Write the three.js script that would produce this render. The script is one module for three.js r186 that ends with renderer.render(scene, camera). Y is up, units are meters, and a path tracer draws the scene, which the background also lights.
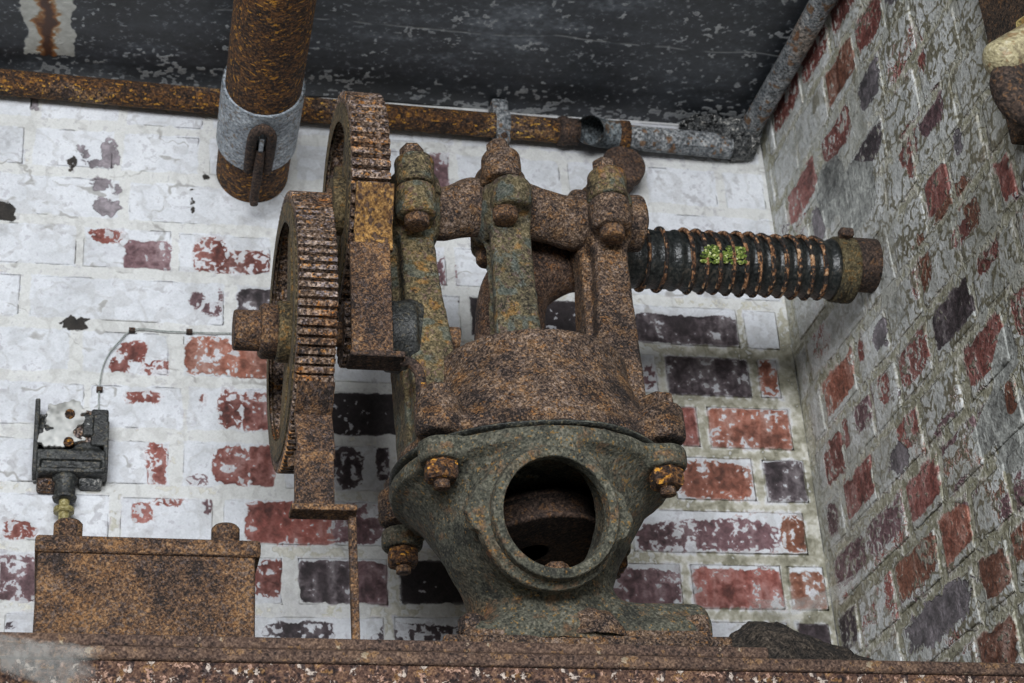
import * as THREE from 'three';
import { mergeGeometries, mergeVertices } from 'three/addons/utils/BufferGeometryUtils.js';
import { RoundedBoxGeometry } from 'three/addons/geometries/RoundedBoxGeometry.js';
import { ImprovedNoise } from 'three/addons/math/ImprovedNoise.js';
import { RectAreaLightUniformsLib } from 'three/addons/lights/RectAreaLightUniformsLib.js';

// ---------------------------------------------------------------- camera, sky, light, exposure
// metres; origin = foot of the brick corner: x along the back wall, y up, z out of the back wall
const scene = new THREE.Scene();
const renderer = new THREE.WebGLRenderer({ antialias: true });
renderer.toneMapping = THREE.LinearToneMapping;
renderer.toneMappingExposure = 1.0;
renderer.shadowMap.enabled = true;
const camera = new THREE.PerspectiveCamera(20.374, 1024 / 683, 0.05, 60);
camera.position.set(-0.976, -0.816, 2.199);
camera.rotation.set(0.48739, -0.25439, -0.07692, 'YXZ');
camera.focus = 2.02; camera.userData.fStop = 11;
scene.background = new THREE.Color(0.75, 0.82, 0.92);
RectAreaLightUniformsLib.init();
// daylight through the open embrasure in the wall behind the camera
const CEIL = 0.768, FLOOR = -2.3, ROOM_X = -3.4, ROOM_Z = 3.7;
const OPEN = { x0: -2.6, x1: -0.4, y0: -0.3, y1: 0.72 };
const day = new THREE.RectAreaLight(new THREE.Color(0.98, 1.0, 1.03), 19.5, OPEN.x1 - OPEN.x0, OPEN.y1 - OPEN.y0);
day.position.set((OPEN.x0 + OPEN.x1) / 2, (OPEN.y0 + OPEN.y1) / 2, ROOM_Z - 0.01);
day.lookAt(day.position.x, day.position.y, 0);
scene.add(day);

// brick courses and worn or shade-darkened patches in wall metres (u0, u1 / u, v, half width, half height, clay, strength)
const ROWS_BACK={"-3":[[-0.5751,-0.4768],[-0.4638,-0.3151]],"-1":[[-1.0932,-0.9841],[-0.9751,-0.861],[-0.8506,-0.73]],"0":[[-1.039,-0.791],[-0.774,-0.6576],[-0.4601,-0.2458],[-0.2314,-0.0768],[-0.0665,-0.0174]],"1":[[-1.0903,-0.9856],[-0.9706,-0.8612],[-0.8433,-0.73],[-0.2279,-0.2037],[-0.1894,-0.0694],[-0.0563,-0.0269]],"2":[[-1.0736,-0.9654],[-0.9579,-0.8436],[-0.836,-0.7217],[-0.7087,-0.5665],[-0.2638,-0.1541],[-0.1385,-0.0204]],"3":[[-1.0751,-0.9795],[-0.9674,-0.8586],[-0.8413,-0.7262],[-0.7136,-0.5787],[-0.3329,-0.2106],[-0.1954,-0.0844],[-0.0687,-0.01]],"4":[[-0.9167,-0.8036],[-0.7913,-0.5868],[-0.574,-0.4653],[-0.2627,-0.0215]],"5":[[-0.8188,-0.7178],[-0.6994,-0.5872],[-0.5721,-0.4854],[-0.3131,-0.2033],[-0.1885,-0.065],[-0.0553,-0.005]],"6":[[-0.8123,-0.5937],[-0.5814,-0.4746],[-0.1882,-0.0664],[-0.0528,-0.0087]]};
const PATCH_BACK=[[-0.948,0.52,0.0202,0.0106,"r",0.98],
[-0.892,0.49,0.0273,0.0229,"p",1.3],
[-0.808,0.495,0.0238,0.0301,"r",0.9299999999999999],
[-0.761,0.488,0.0352,0.0231,"r",0.98],
[-0.826,0.43,0.0125,0.0173,"p",0.83],
[-0.808,0.417,0.0157,0.0121,"p",0.83],
[-0.795,0.437,0.0047,0.0174,"p",0.7799999999999999],
[-0.746,0.425,0.0251,0.0256,"d",1.3],
[-0.908,0.348,0.0197,0.0166,"r",0.83],
[-0.923,0.328,0.015,0.0132,"r",0.88],
[-0.872,0.327,0.0212,0.0116,"r",0.7799999999999999],
[-0.813,0.346,0.0321,0.0262,"o",1.15],
[-0.755,0.342,0.0272,0.0234,"o",1.25],
[-0.893,0.284,0.0225,0.0097,"r",0.88],
[-0.819,0.286,0.0076,0.0082,"r",0.7799999999999999],
[-0.783,0.268,0.0168,0.0277,"r",0.98],
[-0.746,0.269,0.0205,0.0256,"r",1.2],
[-0.873,0.189,0.0118,0.0329,"r",0.98],
[-0.823,0.171,0.0133,0.0079,"p",0.7799999999999999],
[-0.78,0.19,0.0226,0.0275,"r",1.15],
[-0.741,0.192,0.0165,0.0276,"r",1.3],
[-0.89,0.126,0.0131,0.0138,"r",0.9299999999999999],
[-0.857,0.139,0.0177,0.0061,"r",0.88],
[-0.807,0.134,0.0133,0.0139,"p",0.73],
[-0.706,0.116,0.0554,0.0269,"r",1.25],
[-0.623,0.115,0.0383,0.0271,"p",1.0],
[-0.734,0.04,0.0221,0.0284,"r",0.83],
[-0.665,0.035,0.0337,0.0275,"d",1.4],
[-0.612,0.036,0.0252,0.0276,"p",1.35],
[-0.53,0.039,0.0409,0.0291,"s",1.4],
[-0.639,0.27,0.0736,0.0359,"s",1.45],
[-0.637,0.195,0.0232,0.0279,"d",1.1],
[-0.581,0.206,0.0157,0.0309,"d",1.0],
[-0.698,-0.025,0.049,0.0153,"d",0.7],
[-0.55,-0.03,0.063,0.0155,"d",0.9],
[-1.037,0.035,0.0306,0.0319,"p",0.88],
[-1.035,0.099,0.0197,0.0134,"r",0.83],
[-1.04,-0.022,0.0137,0.0098,"d",0.4],
[-0.946,0.564,0.0156,0.011,"g",0.8],
[-0.955,0.601,0.0092,0.0079,"g",0.8],
[-0.933,0.595,0.0039,0.0064,"g",0.7],
[-0.945,0.649,0.0093,0.0161,"g",0.85],
[-0.964,0.634,0.0158,0.0065,"g",0.7],
[-0.979,0.646,0.0053,0.0144,"g",0.65],
[-1.077,0.549,0.0114,0.0138,"k",1.2],
[-0.981,0.387,0.0188,0.0087,"k",1.1],
[-0.991,0.635,0.0052,0.008,"k",0.8],
[-0.833,0.569,0.004,0.0205,"k",0.6],
[-0.816,0.624,0.0081,0.0129,"k",0.7],
[-1.048,0.717,0.0039,0.0147,"g",0.7],
[-0.49,0.654,0.0144,0.0285,"p",1.2],
[-0.473,0.564,0.0199,0.0098,"r",0.9],
[-0.49,0.492,0.014,0.0253,"p",0.8],
[-0.392,0.717,0.0134,0.0069,"r",0.9],
[-0.154,0.419,0.0782,0.0222,"d",1.35],
[-0.215,0.343,0.0114,0.0261,"p",0.45],
[-0.13,0.346,0.0614,0.0294,"d",1.35],
[-0.043,0.349,0.0147,0.0281,"o",1.0],
[-0.177,0.264,0.0228,0.0328,"r",1.3],
[-0.08,0.266,0.0582,0.0316,"o",1.25],
[-0.224,0.186,0.0139,0.026,"d",1.2],
[-0.141,0.191,0.0568,0.0291,"o",1.05],
[-0.04,0.191,0.0288,0.0293,"d",1.35],
[-0.226,0.106,0.0411,0.0252,"p",0.8],
[-0.136,0.112,0.0841,0.0255,"p",0.5],
[-0.037,0.115,0.0198,0.0257,"b",0.95],
[-0.257,0.036,0.0539,0.0272,"p",1.15],
[-0.128,0.034,0.0621,0.0274,"r",1.3],
[-0.032,0.034,0.0252,0.0264,"b",1.2],
[-0.03,-0.025,0.0222,0.019,"d",1.2],
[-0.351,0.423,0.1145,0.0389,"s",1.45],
[-0.106,-0.032,0.041,0.0161,"d",0.7]];
const ROWS_RIGHT={"-4":[[0.03,0.05],[0.056,0.165],[0.175,0.275],[0.29,0.385],[0.395,0.5]],"-3":[[0.012,0.022],[0.13,0.235],[0.246,0.34],[0.352,0.436],[0.446,0.54]],"-2":[[0.064,0.167],[0.2,0.302],[0.33,0.4],[0.41,0.5]],"-1":[[0.02,0.05],[0.13,0.17],[0.262,0.378],[0.39,0.48]],"0":[[0.03,0.13],[0.14,0.25],[0.36,0.44]],"1":[[0.05,0.24],[0.35,0.44],[0.45,0.51],[0.52,0.6]],"2":[[0.03,0.066],[0.079,0.181],[0.2,0.29],[0.3,0.39],[0.4,0.5],[0.51,0.6],[0.612,0.645]],"3":[[0.02,0.11],[0.12,0.21],[0.22,0.295],[0.303,0.388],[0.405,0.507],[0.52,0.62]],"4":[[0.012,0.08],[0.092,0.184],[0.195,0.33],[0.344,0.44],[0.465,0.56]],"5":[[0.024,0.25],[0.266,0.355],[0.37,0.46],[0.47,0.56]],"6":[[0.01,0.07],[0.08,0.185],[0.198,0.315],[0.33,0.405],[0.418,0.5],[0.51,0.6]],"7":[[0.02,0.06],[0.07,0.175],[0.19,0.385],[0.405,0.472],[0.485,0.58]],"8":[[0.02,0.055],[0.07,0.17],[0.18,0.27],[0.28,0.36],[0.37,0.46],[0.47,0.57]]};
const PATCH_RIGHT=[[0.111,0.741,0.055,0.027,"r",1.0],
[0.225,0.741,0.05,0.027,"r",0.95],
[0.338,0.741,0.048,0.027,"r",0.9],
[0.293,0.664,0.047,0.027,"b",1.5],
[0.394,0.664,0.042,0.027,"r",1.1],
[0.493,0.664,0.047,0.027,"g",1.0],
[0.116,0.587,0.052,0.027,"r",1.35],
[0.251,0.587,0.051,0.027,"r",1.1],
[0.365,0.587,0.035,0.027,"g",0.8],
[0.15,0.51,0.02,0.027,"g",1.1],
[0.32,0.51,0.058,0.02,"d",1.0],
[0.035,0.51,0.015,0.027,"r",1.2],
[0.48,0.356,0.03,0.027,"r",1.2],
[0.13,0.279,0.051,0.027,"o",1.5],
[0.629,0.279,0.017,0.027,"r",1.4],
[0.456,0.202,0.051,0.027,"d",1.3],
[0.346,0.202,0.043,0.027,"r",0.95],
[0.138,0.125,0.046,0.027,"r",1.3],
[0.513,0.125,0.048,0.027,"r",1.25],
[0.077,0.048,0.053,0.027,"p",0.9],
[0.19,0.048,0.06,0.027,"p",0.6],
[0.31,0.048,0.044,0.027,"r",1.35],
[0.257,-0.029,0.058,0.027,"b",1.1],
[0.368,-0.029,0.038,0.027,"o",1.6],
[0.439,-0.106,0.033,0.027,"b",1.2],
[0.415,-0.183,0.045,0.027,"b",1.5],
[0.037,-0.183,0.018,0.027,"d",1.2],
[0.04,-0.029,0.03,0.027,"d",0.9],
[0.287,-0.106,0.098,0.027,"g",0.45],
[0.317,0.751,0.03,0.02,"r",0.9],
[0.506,0.53,0.012,0.025,"r",0.85],
[0.501,0.449,0.035,0.025,"p",1.0],
[0.433,0.449,0.03,0.025,"r",0.7],
[0.431,0.422,0.012,0.02,"r",0.8],
[0.501,0.318,0.05,0.016,"b",1.0],
[0.546,0.279,0.02,0.02,"b",0.9],
[0.01,0.739,0.01,0.025,"r",1.2],
[0.548,0.376,0.012,0.02,"g",0.8],
[0.413,0.295,0.02,0.035,"b",1.0],
[0.385,0.28,0.01,0.02,"r",0.8],
[0.495,0.313,0.03,0.018,"b",1.0],
[0.518,0.274,0.03,0.014,"r",0.9],
[0.558,0.219,0.03,0.02,"r",0.75],
[0.272,0.271,0.02,0.018,"g",0.8],
[0.209,0.284,0.01,0.02,"r",0.9],
[0.102,0.21,0.035,0.026,"r",1.2],
[0.191,0.209,0.03,0.026,"p",1.0],
[0.257,0.207,0.015,0.026,"r",0.95],
[0.3,0.131,0.03,0.025,"r",1.0],
[0.39,0.079,0.03,0.02,"p",1.0],
[0.471,0.071,0.03,0.02,"p",1.0],
[0.545,0.04,0.018,0.025,"b",1.0],
[0.609,0.147,0.02,0.012,"r",0.7],
[0.079,0.185,0.03,0.025,"r",1.25],
[0.046,0.119,0.02,0.026,"p",0.9],
[0.492,-0.093,0.04,0.026,"b",1.1],
[0.506,-0.061,0.03,0.02,"p",0.9],
[0.264,0.109,0.03,0.02,"g",0.7],
[0.406,-0.002,0.03,0.02,"p",0.8],
[0.603,0.124,0.02,0.03,"r",0.8],
[0.731,0.203,0.03,0.03,"r",0.9],
[0.497,0.045,0.045,0.03,"c",1.0],
[0.543,0.006,0.05,0.035,"c",1.1],
[0.548,0.1,0.03,0.03,"c",0.9],
[0.204,0.53,0.05,0.045,"c",0.9],
[0.276,0.479,0.06,0.05,"c",0.8]];

// ---------------------------------------------------------------- noise
function rng(seed) { let a = seed >>> 0; return () => { a = (a + 0x6D2B79F5) | 0; let t = Math.imul(a ^ (a >>> 15), 1 | a); t = (t + Math.imul(t ^ (t >>> 7), 61 | t)) ^ t; return ((t ^ (t >>> 14)) >>> 0) / 4294967296; }; }
const PERM = new Uint16Array(1024), PVAL = new Float32Array(512);
{ const r = rng(77); const p = [...Array(512).keys()]; for (let i = 511; i > 0; i--) { const j = (r() * (i + 1)) | 0; [p[i], p[j]] = [p[j], p[i]]; } for (let i = 0; i < 1024; i++) PERM[i] = p[i & 511]; for (let i = 0; i < 512; i++) PVAL[i] = r(); }
// value noise, repeating every `per` cells when per > 0
function vn(x, y, per, s) {
  let xi = Math.floor(x), yi = Math.floor(y); const fx = x - xi, fy = y - yi; let x1 = xi + 1, y1 = yi + 1;
  if (per > 0) { xi = ((xi % per) + per) % per; x1 = ((x1 % per) + per) % per; yi = ((yi % per) + per) % per; y1 = ((y1 % per) + per) % per; }
  const u = fx * fx * (3 - 2 * fx), v = fy * fy * (3 - 2 * fy);
  const a = PERM[(xi & 511) + (s & 255)], b = PERM[(x1 & 511) + (s & 255)];
  const v00 = PVAL[PERM[(a + (yi & 511)) & 1023]], v10 = PVAL[PERM[(b + (yi & 511)) & 1023]], v01 = PVAL[PERM[(a + (y1 & 511)) & 1023]], v11 = PVAL[PERM[(b + (y1 & 511)) & 1023]];
  return v00 + (v10 - v00) * u + (v01 - v00) * v + (v00 - v10 - v01 + v11) * u * v;
}
function fbm(x, y, per, s, oct) { let a = 0, w = 0.5, t = 0; for (let i = 0; i < oct; i++) { a += w * vn(x, y, per, s + i * 37); t += w; x *= 2; y *= 2; per *= 2; w *= 0.55; } return a / t; }
const clamp = (x, a = 0, b = 1) => Math.min(b, Math.max(a, x));
const sstep = (a, b, x) => { const t = clamp((x - a) / (b - a)); return t * t * (3 - 2 * t); };
const mix = (a, b, t) => a + (b - a) * t;
const mix3 = (a, b, t) => [mix(a[0], b[0], t), mix(a[1], b[1], t), mix(a[2], b[2], t)];
function ramp(stops, t) { t = clamp(t) * (stops.length - 1); const i = Math.min(stops.length - 2, Math.floor(t)); return mix3(stops[i], stops[i + 1], t - i); }
const P3 = new ImprovedNoise();
const n3 = (x, y, z, f) => P3.noise(x * f + 11.3, y * f + 5.7, z * f + 3.1);

// ---------------------------------------------------------------- textures
function dataTex(buf, w, h, srgb) {
  const t = new THREE.DataTexture(buf, w, h, THREE.RGBAFormat);
  t.magFilter = THREE.LinearFilter; t.minFilter = THREE.LinearFilter; t.wrapS = t.wrapT = THREE.RepeatWrapping;
  if (srgb) t.colorSpace = THREE.SRGBColorSpace;
  t.needsUpdate = true; return t;
}
// f(u, v) in tile units 0..1 -> [r, g, b, height 0..1]
function bake(w, h, f) {
  const c = new Uint8Array(w * h * 4), b = new Uint8Array(w * h * 4);
  for (let j = 0; j < h; j++) for (let i = 0; i < w; i++) {
    const o = f((i + 0.5) / w, (j + 0.5) / h), k = (j * w + i) * 4, g = clamp(o[3]) * 255;
    c[k] = clamp(o[0], 0, 255); c[k + 1] = clamp(o[1], 0, 255); c[k + 2] = clamp(o[2], 0, 255); c[k + 3] = 255;
    b[k] = b[k + 1] = b[k + 2] = g; b[k + 3] = 255;
  }
  return { map: dataTex(c, w, h, true), bump: dataTex(b, w, h, false) };
}
// corroded metal: mottled ramp, speckles and flakes; tile in metres
function rust({ stops, specks = [], seed, tile = 0.26, size = 640, coarse = 5, fine = 110, grit = 30, contrast = 1, bumpScale = 0.0012, rough = 0.9, metal = 0 }) {
  const t = bake(size, size, (u, v) => {
    const a = fbm(u * coarse, v * coarse, coarse, seed, 4), wx = (a - 0.5) * 0.06;
    const b = fbm(u * 24 + wx, v * 24, 24, seed + 9, 4), c = vn(u * fine, v * fine, fine, seed + 21), d = vn(u * fine * 2, v * fine * 2, fine * 2, seed + 5), e = vn(u * fine * 2 + 0.4, v * fine * 2 + 0.7, fine * 2, seed + 45);
    let k = 0.5 + ((a - 0.5) * 0.9 + (b - 0.5) * 0.9 + (c - 0.5) * 0.5 + (d - 0.5) * 0.35) * contrast, col = ramp(stops, k), h = 0.4 + (b - 0.5) * 0.4 + (c - 0.5) * 0.35 + (d - 0.5) * 0.4;
    for (const s of specks) {
      const m = sstep(s.thr, s.thr + (s.soft || 0.07), fbm(u * s.freq * 2 + 3 + wx * s.freq, v * s.freq * 2 * (s.stretch || 1) + 7, s.stretch ? 0 : s.freq * 2, seed + 60 + s.freq, s.oct || 2) * 0.72 + 0.16 * a + 0.12 * d);
      col = mix3(col, s.col, m * (s.amt || 1)); h += m * (s.lift || 0.1);
    }
    const g = (c - 0.5) * grit * 0.8 + (d - 0.5) * grit + (e - 0.5) * grit * 0.8;
    return [col[0] + g, col[1] + g * 0.93, col[2] + g * 0.88, h];
  });
  const m = new THREE.MeshStandardMaterial({ map: t.map, bumpMap: t.bump, bumpScale, roughness: rough, metalness: metal, vertexColors: true });
  m.userData = { tile }; return m;
}

// ---------------------------------------------------------------- geometry helpers
let uvShift = 0;
// every vertex gets uv from the plane its face looks along (metres / tile) and a colour from tint(x, y, z)
function boxUV(geo, tile = 0.4, tint = null) {
  const g = geo.index ? geo.toNonIndexed() : geo; if (!g.attributes.normal) g.computeVertexNormals();
  const p = g.attributes.position, n = p.count, uv = new Float32Array(n * 2), col = new Float32Array(n * 3);
  uvShift += 0.137;
  for (let i = 0; i < n; i += 3) {
    const ax = p.getX(i), ay = p.getY(i), az = p.getZ(i), bx = p.getX(i + 1) - ax, by = p.getY(i + 1) - ay, bz = p.getZ(i + 1) - az, cx = p.getX(i + 2) - ax, cy = p.getY(i + 2) - ay, cz = p.getZ(i + 2) - az;
    const nx = Math.abs(by * cz - bz * cy), ny = Math.abs(bz * cx - bx * cz), nz = Math.abs(bx * cy - by * cx);
    for (let k = i; k < i + 3; k++) {
      const x = p.getX(k), y = p.getY(k), z = p.getZ(k);
      let u, v; if (nx >= ny && nx >= nz) { u = z; v = y; } else if (ny >= nz) { u = x; v = z + 0.17; } else { u = x + 0.31; v = y; }
      uv[2 * k] = u / tile + uvShift; uv[2 * k + 1] = v / tile + uvShift * 1.7;
      const c = tint ? tint(x, y, z) : null; col[3 * k] = c ? c[0] : 1; col[3 * k + 1] = c ? c[1] : 1; col[3 * k + 2] = c ? c[2] : 1;
    }
  }
  const o = new THREE.BufferGeometry();
  o.setAttribute('position', p); o.setAttribute('normal', g.attributes.normal);
  o.setAttribute('uv', new THREE.BufferAttribute(uv, 2)); o.setAttribute('color', new THREE.BufferAttribute(col, 3));
  return o;
}
const taken = {};
function numbered(name) { const k = taken[name] = (taken[name] ?? -1) + 1; return k ? `${name}_${String(k).padStart(3, '0')}` : name; }
// one named mesh from one or several geometries
function part(name, geos, mat, parent, tint) {
  const list = (Array.isArray(geos) ? geos : [geos]).map(g => boxUV(g, mat.userData.tile || 0.4, tint));
  const m = new THREE.Mesh(list.length > 1 ? mergeGeometries(list) : list[0], mat);
  m.name = name; m.castShadow = m.receiveShadow = true; parent.add(m); return m;
}
function thing(name, label, category, [x, y, z] = [0, 0, 0], group) {
  const o = new THREE.Group(); o.name = numbered(name); o.position.set(x, y, z); o.userData = { label, category }; if (group) o.userData.group = group; scene.add(o); return o;
}
function solo(name, geos, mat, label, category, [x, y, z] = [0, 0, 0], tint) {
  const m = part(numbered(name), geos, mat, scene, tint); m.position.set(x, y, z); m.userData = { label, category }; return m;
}
const V = (x, y, z) => new THREE.Vector3(x, y, z);
const move = (g, x, y, z) => g.translate(x, y, z);
const box = (x0, x1, y0, y1, z0, z1, r = 0.002, seg = 2) => new RoundedBoxGeometry(x1 - x0, y1 - y0, z1 - z0, seg, Math.min(r, 0.49 * Math.min(x1 - x0, y1 - y0, z1 - z0))).translate((x0 + x1) / 2, (y0 + y1) / 2, (z0 + z1) / 2);
// lathe profile [[r, h], ...] about an axis through (x, y, z)
function lathe(profile, axis, x = 0, y = 0, z = 0, seg = 40) {
  const g = new THREE.LatheGeometry(profile.map(([r, h]) => new THREE.Vector2(r, h)), seg);
  if (axis === 'x') g.rotateZ(-Math.PI / 2); else if (axis === 'z') g.rotateX(Math.PI / 2);
  return g.translate(x, y, z);
}
const tube = (pts, r, seg = 60, rad = 14) => new THREE.TubeGeometry(new THREE.CatmullRomCurve3(pts.map(p => V(...p)), false, 'centripetal'), seg, r, rad, false);
// worn hexagonal head or nut along y, base at 0
function hexGeo(r, h, turn = 0.3) {
  const pr = [[0, 0], [r * 0.93, 0], [r, h * 0.12], [r, h * 0.8], [r * 0.86, h * 0.97], [r * 0.5, h * 1.02], [0, h * 1.02]].map(([a, b]) => new THREE.Vector2(a, b));
  return new THREE.LatheGeometry(pr, 6).rotateY(turn).toNonIndexed();
}
function flatNormals(g) { const q = g.index ? g.toNonIndexed() : g; q.computeVertexNormals(); return q; }

// ---------------------------------------------------------------- distance fields -> surface (surface nets)
const len = Math.hypot;
const smin = (a, b, k) => { const h = Math.max(k - Math.abs(a - b), 0) / k; return Math.min(a, b) - h * h * k * 0.25; };
const smax = (a, b, k) => -smin(-a, -b, k);
const sdBox = (x, y, z, hx, hy, hz, r = 0) => { const qx = Math.abs(x) - hx + r, qy = Math.abs(y) - hy + r, qz = Math.abs(z) - hz + r; return len(Math.max(qx, 0), Math.max(qy, 0), Math.max(qz, 0)) + Math.min(Math.max(qx, qy, qz), 0) - r; };
const sdCyl = (rad, h, R, H, r = 0) => { const a = rad - R + r, b = Math.abs(h) - H + r; return Math.min(Math.max(a, b), 0) + len(Math.max(a, 0), Math.max(b, 0)) - r; };
function sdCap(x, y, z, a, b, ra, rb) { const bx = b[0] - a[0], by = b[1] - a[1], bz = b[2] - a[2], px = x - a[0], py = y - a[1], pz = z - a[2]; const t = clamp((px * bx + py * by + pz * bz) / (bx * bx + by * by + bz * bz)); return len(px - t * bx, py - t * by, pz - t * bz) - mix(ra, rb, t); }
function sdPoly(px, py, v) {
  let d = 1e9, s = 1;
  for (let i = 0, j = v.length - 1; i < v.length; j = i++) {
    const ex = v[j][0] - v[i][0], ey = v[j][1] - v[i][1], wx = px - v[i][0], wy = py - v[i][1], t = clamp((wx * ex + wy * ey) / (ex * ex + ey * ey));
    d = Math.min(d, len(wx - ex * t, wy - ey * t));
    const c1 = py >= v[i][1], c2 = py < v[j][1], c3 = ex * wy > ey * wx;
    if ((c1 && c2 && c3) || (!c1 && !c2 && !c3)) s = -s;
  }
  return s * d;
}
function surface(f, lo, hi, h) {
  const nx = Math.ceil((hi[0] - lo[0]) / h) + 1, ny = Math.ceil((hi[1] - lo[1]) / h) + 1, nz = Math.ceil((hi[2] - lo[2]) / h) + 1;
  const val = new Float32Array(nx * ny * nz), id = new Int32Array(nx * ny * nz).fill(-1), sx = 1, sy = nx, sz = nx * ny;
  for (let k = 0, q = 0; k < nz; k++) for (let j = 0; j < ny; j++) for (let i = 0; i < nx; i++, q++) val[q] = f(lo[0] + i * h, lo[1] + j * h, lo[2] + k * h);
  const pos = [], idx = [];
  const E = [[0, 1], [2, 3], [4, 5], [6, 7], [0, 2], [1, 3], [4, 6], [5, 7], [0, 4], [1, 5], [2, 6], [3, 7]];
  for (let k = 0; k < nz - 1; k++) for (let j = 0; j < ny - 1; j++) for (let i = 0; i < nx - 1; i++) {
    const q = i + j * sy + k * sz; let m = 0; const c = [];
    for (let b = 0; b < 8; b++) { const v = val[q + (b & 1) + ((b >> 1) & 1) * sy + (b >> 2) * sz]; c.push(v); if (v < 0) m |= 1 << b; }
    if (m === 0 || m === 255) continue;
    let x = 0, y = 0, z = 0, n = 0;
    for (const [a, b] of E) { if (((m >> a) & 1) === ((m >> b) & 1)) continue; const t = c[a] / (c[a] - c[b]); x += mix(a & 1, b & 1, t); y += mix((a >> 1) & 1, (b >> 1) & 1, t); z += mix(a >> 2, b >> 2, t); n++; }
    id[q] = pos.length / 3; pos.push(lo[0] + (i + x / n) * h, lo[1] + (j + y / n) * h, lo[2] + (k + z / n) * h);
  }
  const quad = (a, b, c, d, flip) => { if (a < 0 || b < 0 || c < 0 || d < 0) return; if (flip) idx.push(a, c, b, a, d, c); else idx.push(a, b, c, a, c, d); };
  for (let k = 1; k < nz - 1; k++) for (let j = 1; j < ny - 1; j++) for (let i = 1; i < nx - 1; i++) {
    const q = i + j * sy + k * sz, s = val[q] < 0;
    if (s !== (val[q + 1] < 0)) quad(id[q - sy - sz], id[q - sz], id[q], id[q - sy], !s);
    if (s !== (val[q + sy] < 0)) quad(id[q - sx - sz], id[q - sx], id[q], id[q - sz], !s);
    if (s !== (val[q + sz] < 0)) quad(id[q - sx - sy], id[q - sy], id[q], id[q - sx], !s);
  }
  const nor = new Float32Array(pos.length), e = h * 0.5;
  for (let i = 0; i < pos.length; i += 3) {
    const [x, y, z] = [pos[i], pos[i + 1], pos[i + 2]];
    const a = f(x + e, y, z) - f(x - e, y, z), b = f(x, y + e, z) - f(x, y - e, z), c = f(x, y, z + e) - f(x, y, z - e), l = len(a, b, c) || 1;
    nor[i] = a / l; nor[i + 1] = b / l; nor[i + 2] = c / l;
  }
  const g = new THREE.BufferGeometry();
  g.setAttribute('position', new THREE.BufferAttribute(new Float32Array(pos), 3)); g.setAttribute('normal', new THREE.BufferAttribute(nor, 3)); g.setIndex(idx); return g;
}

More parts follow.
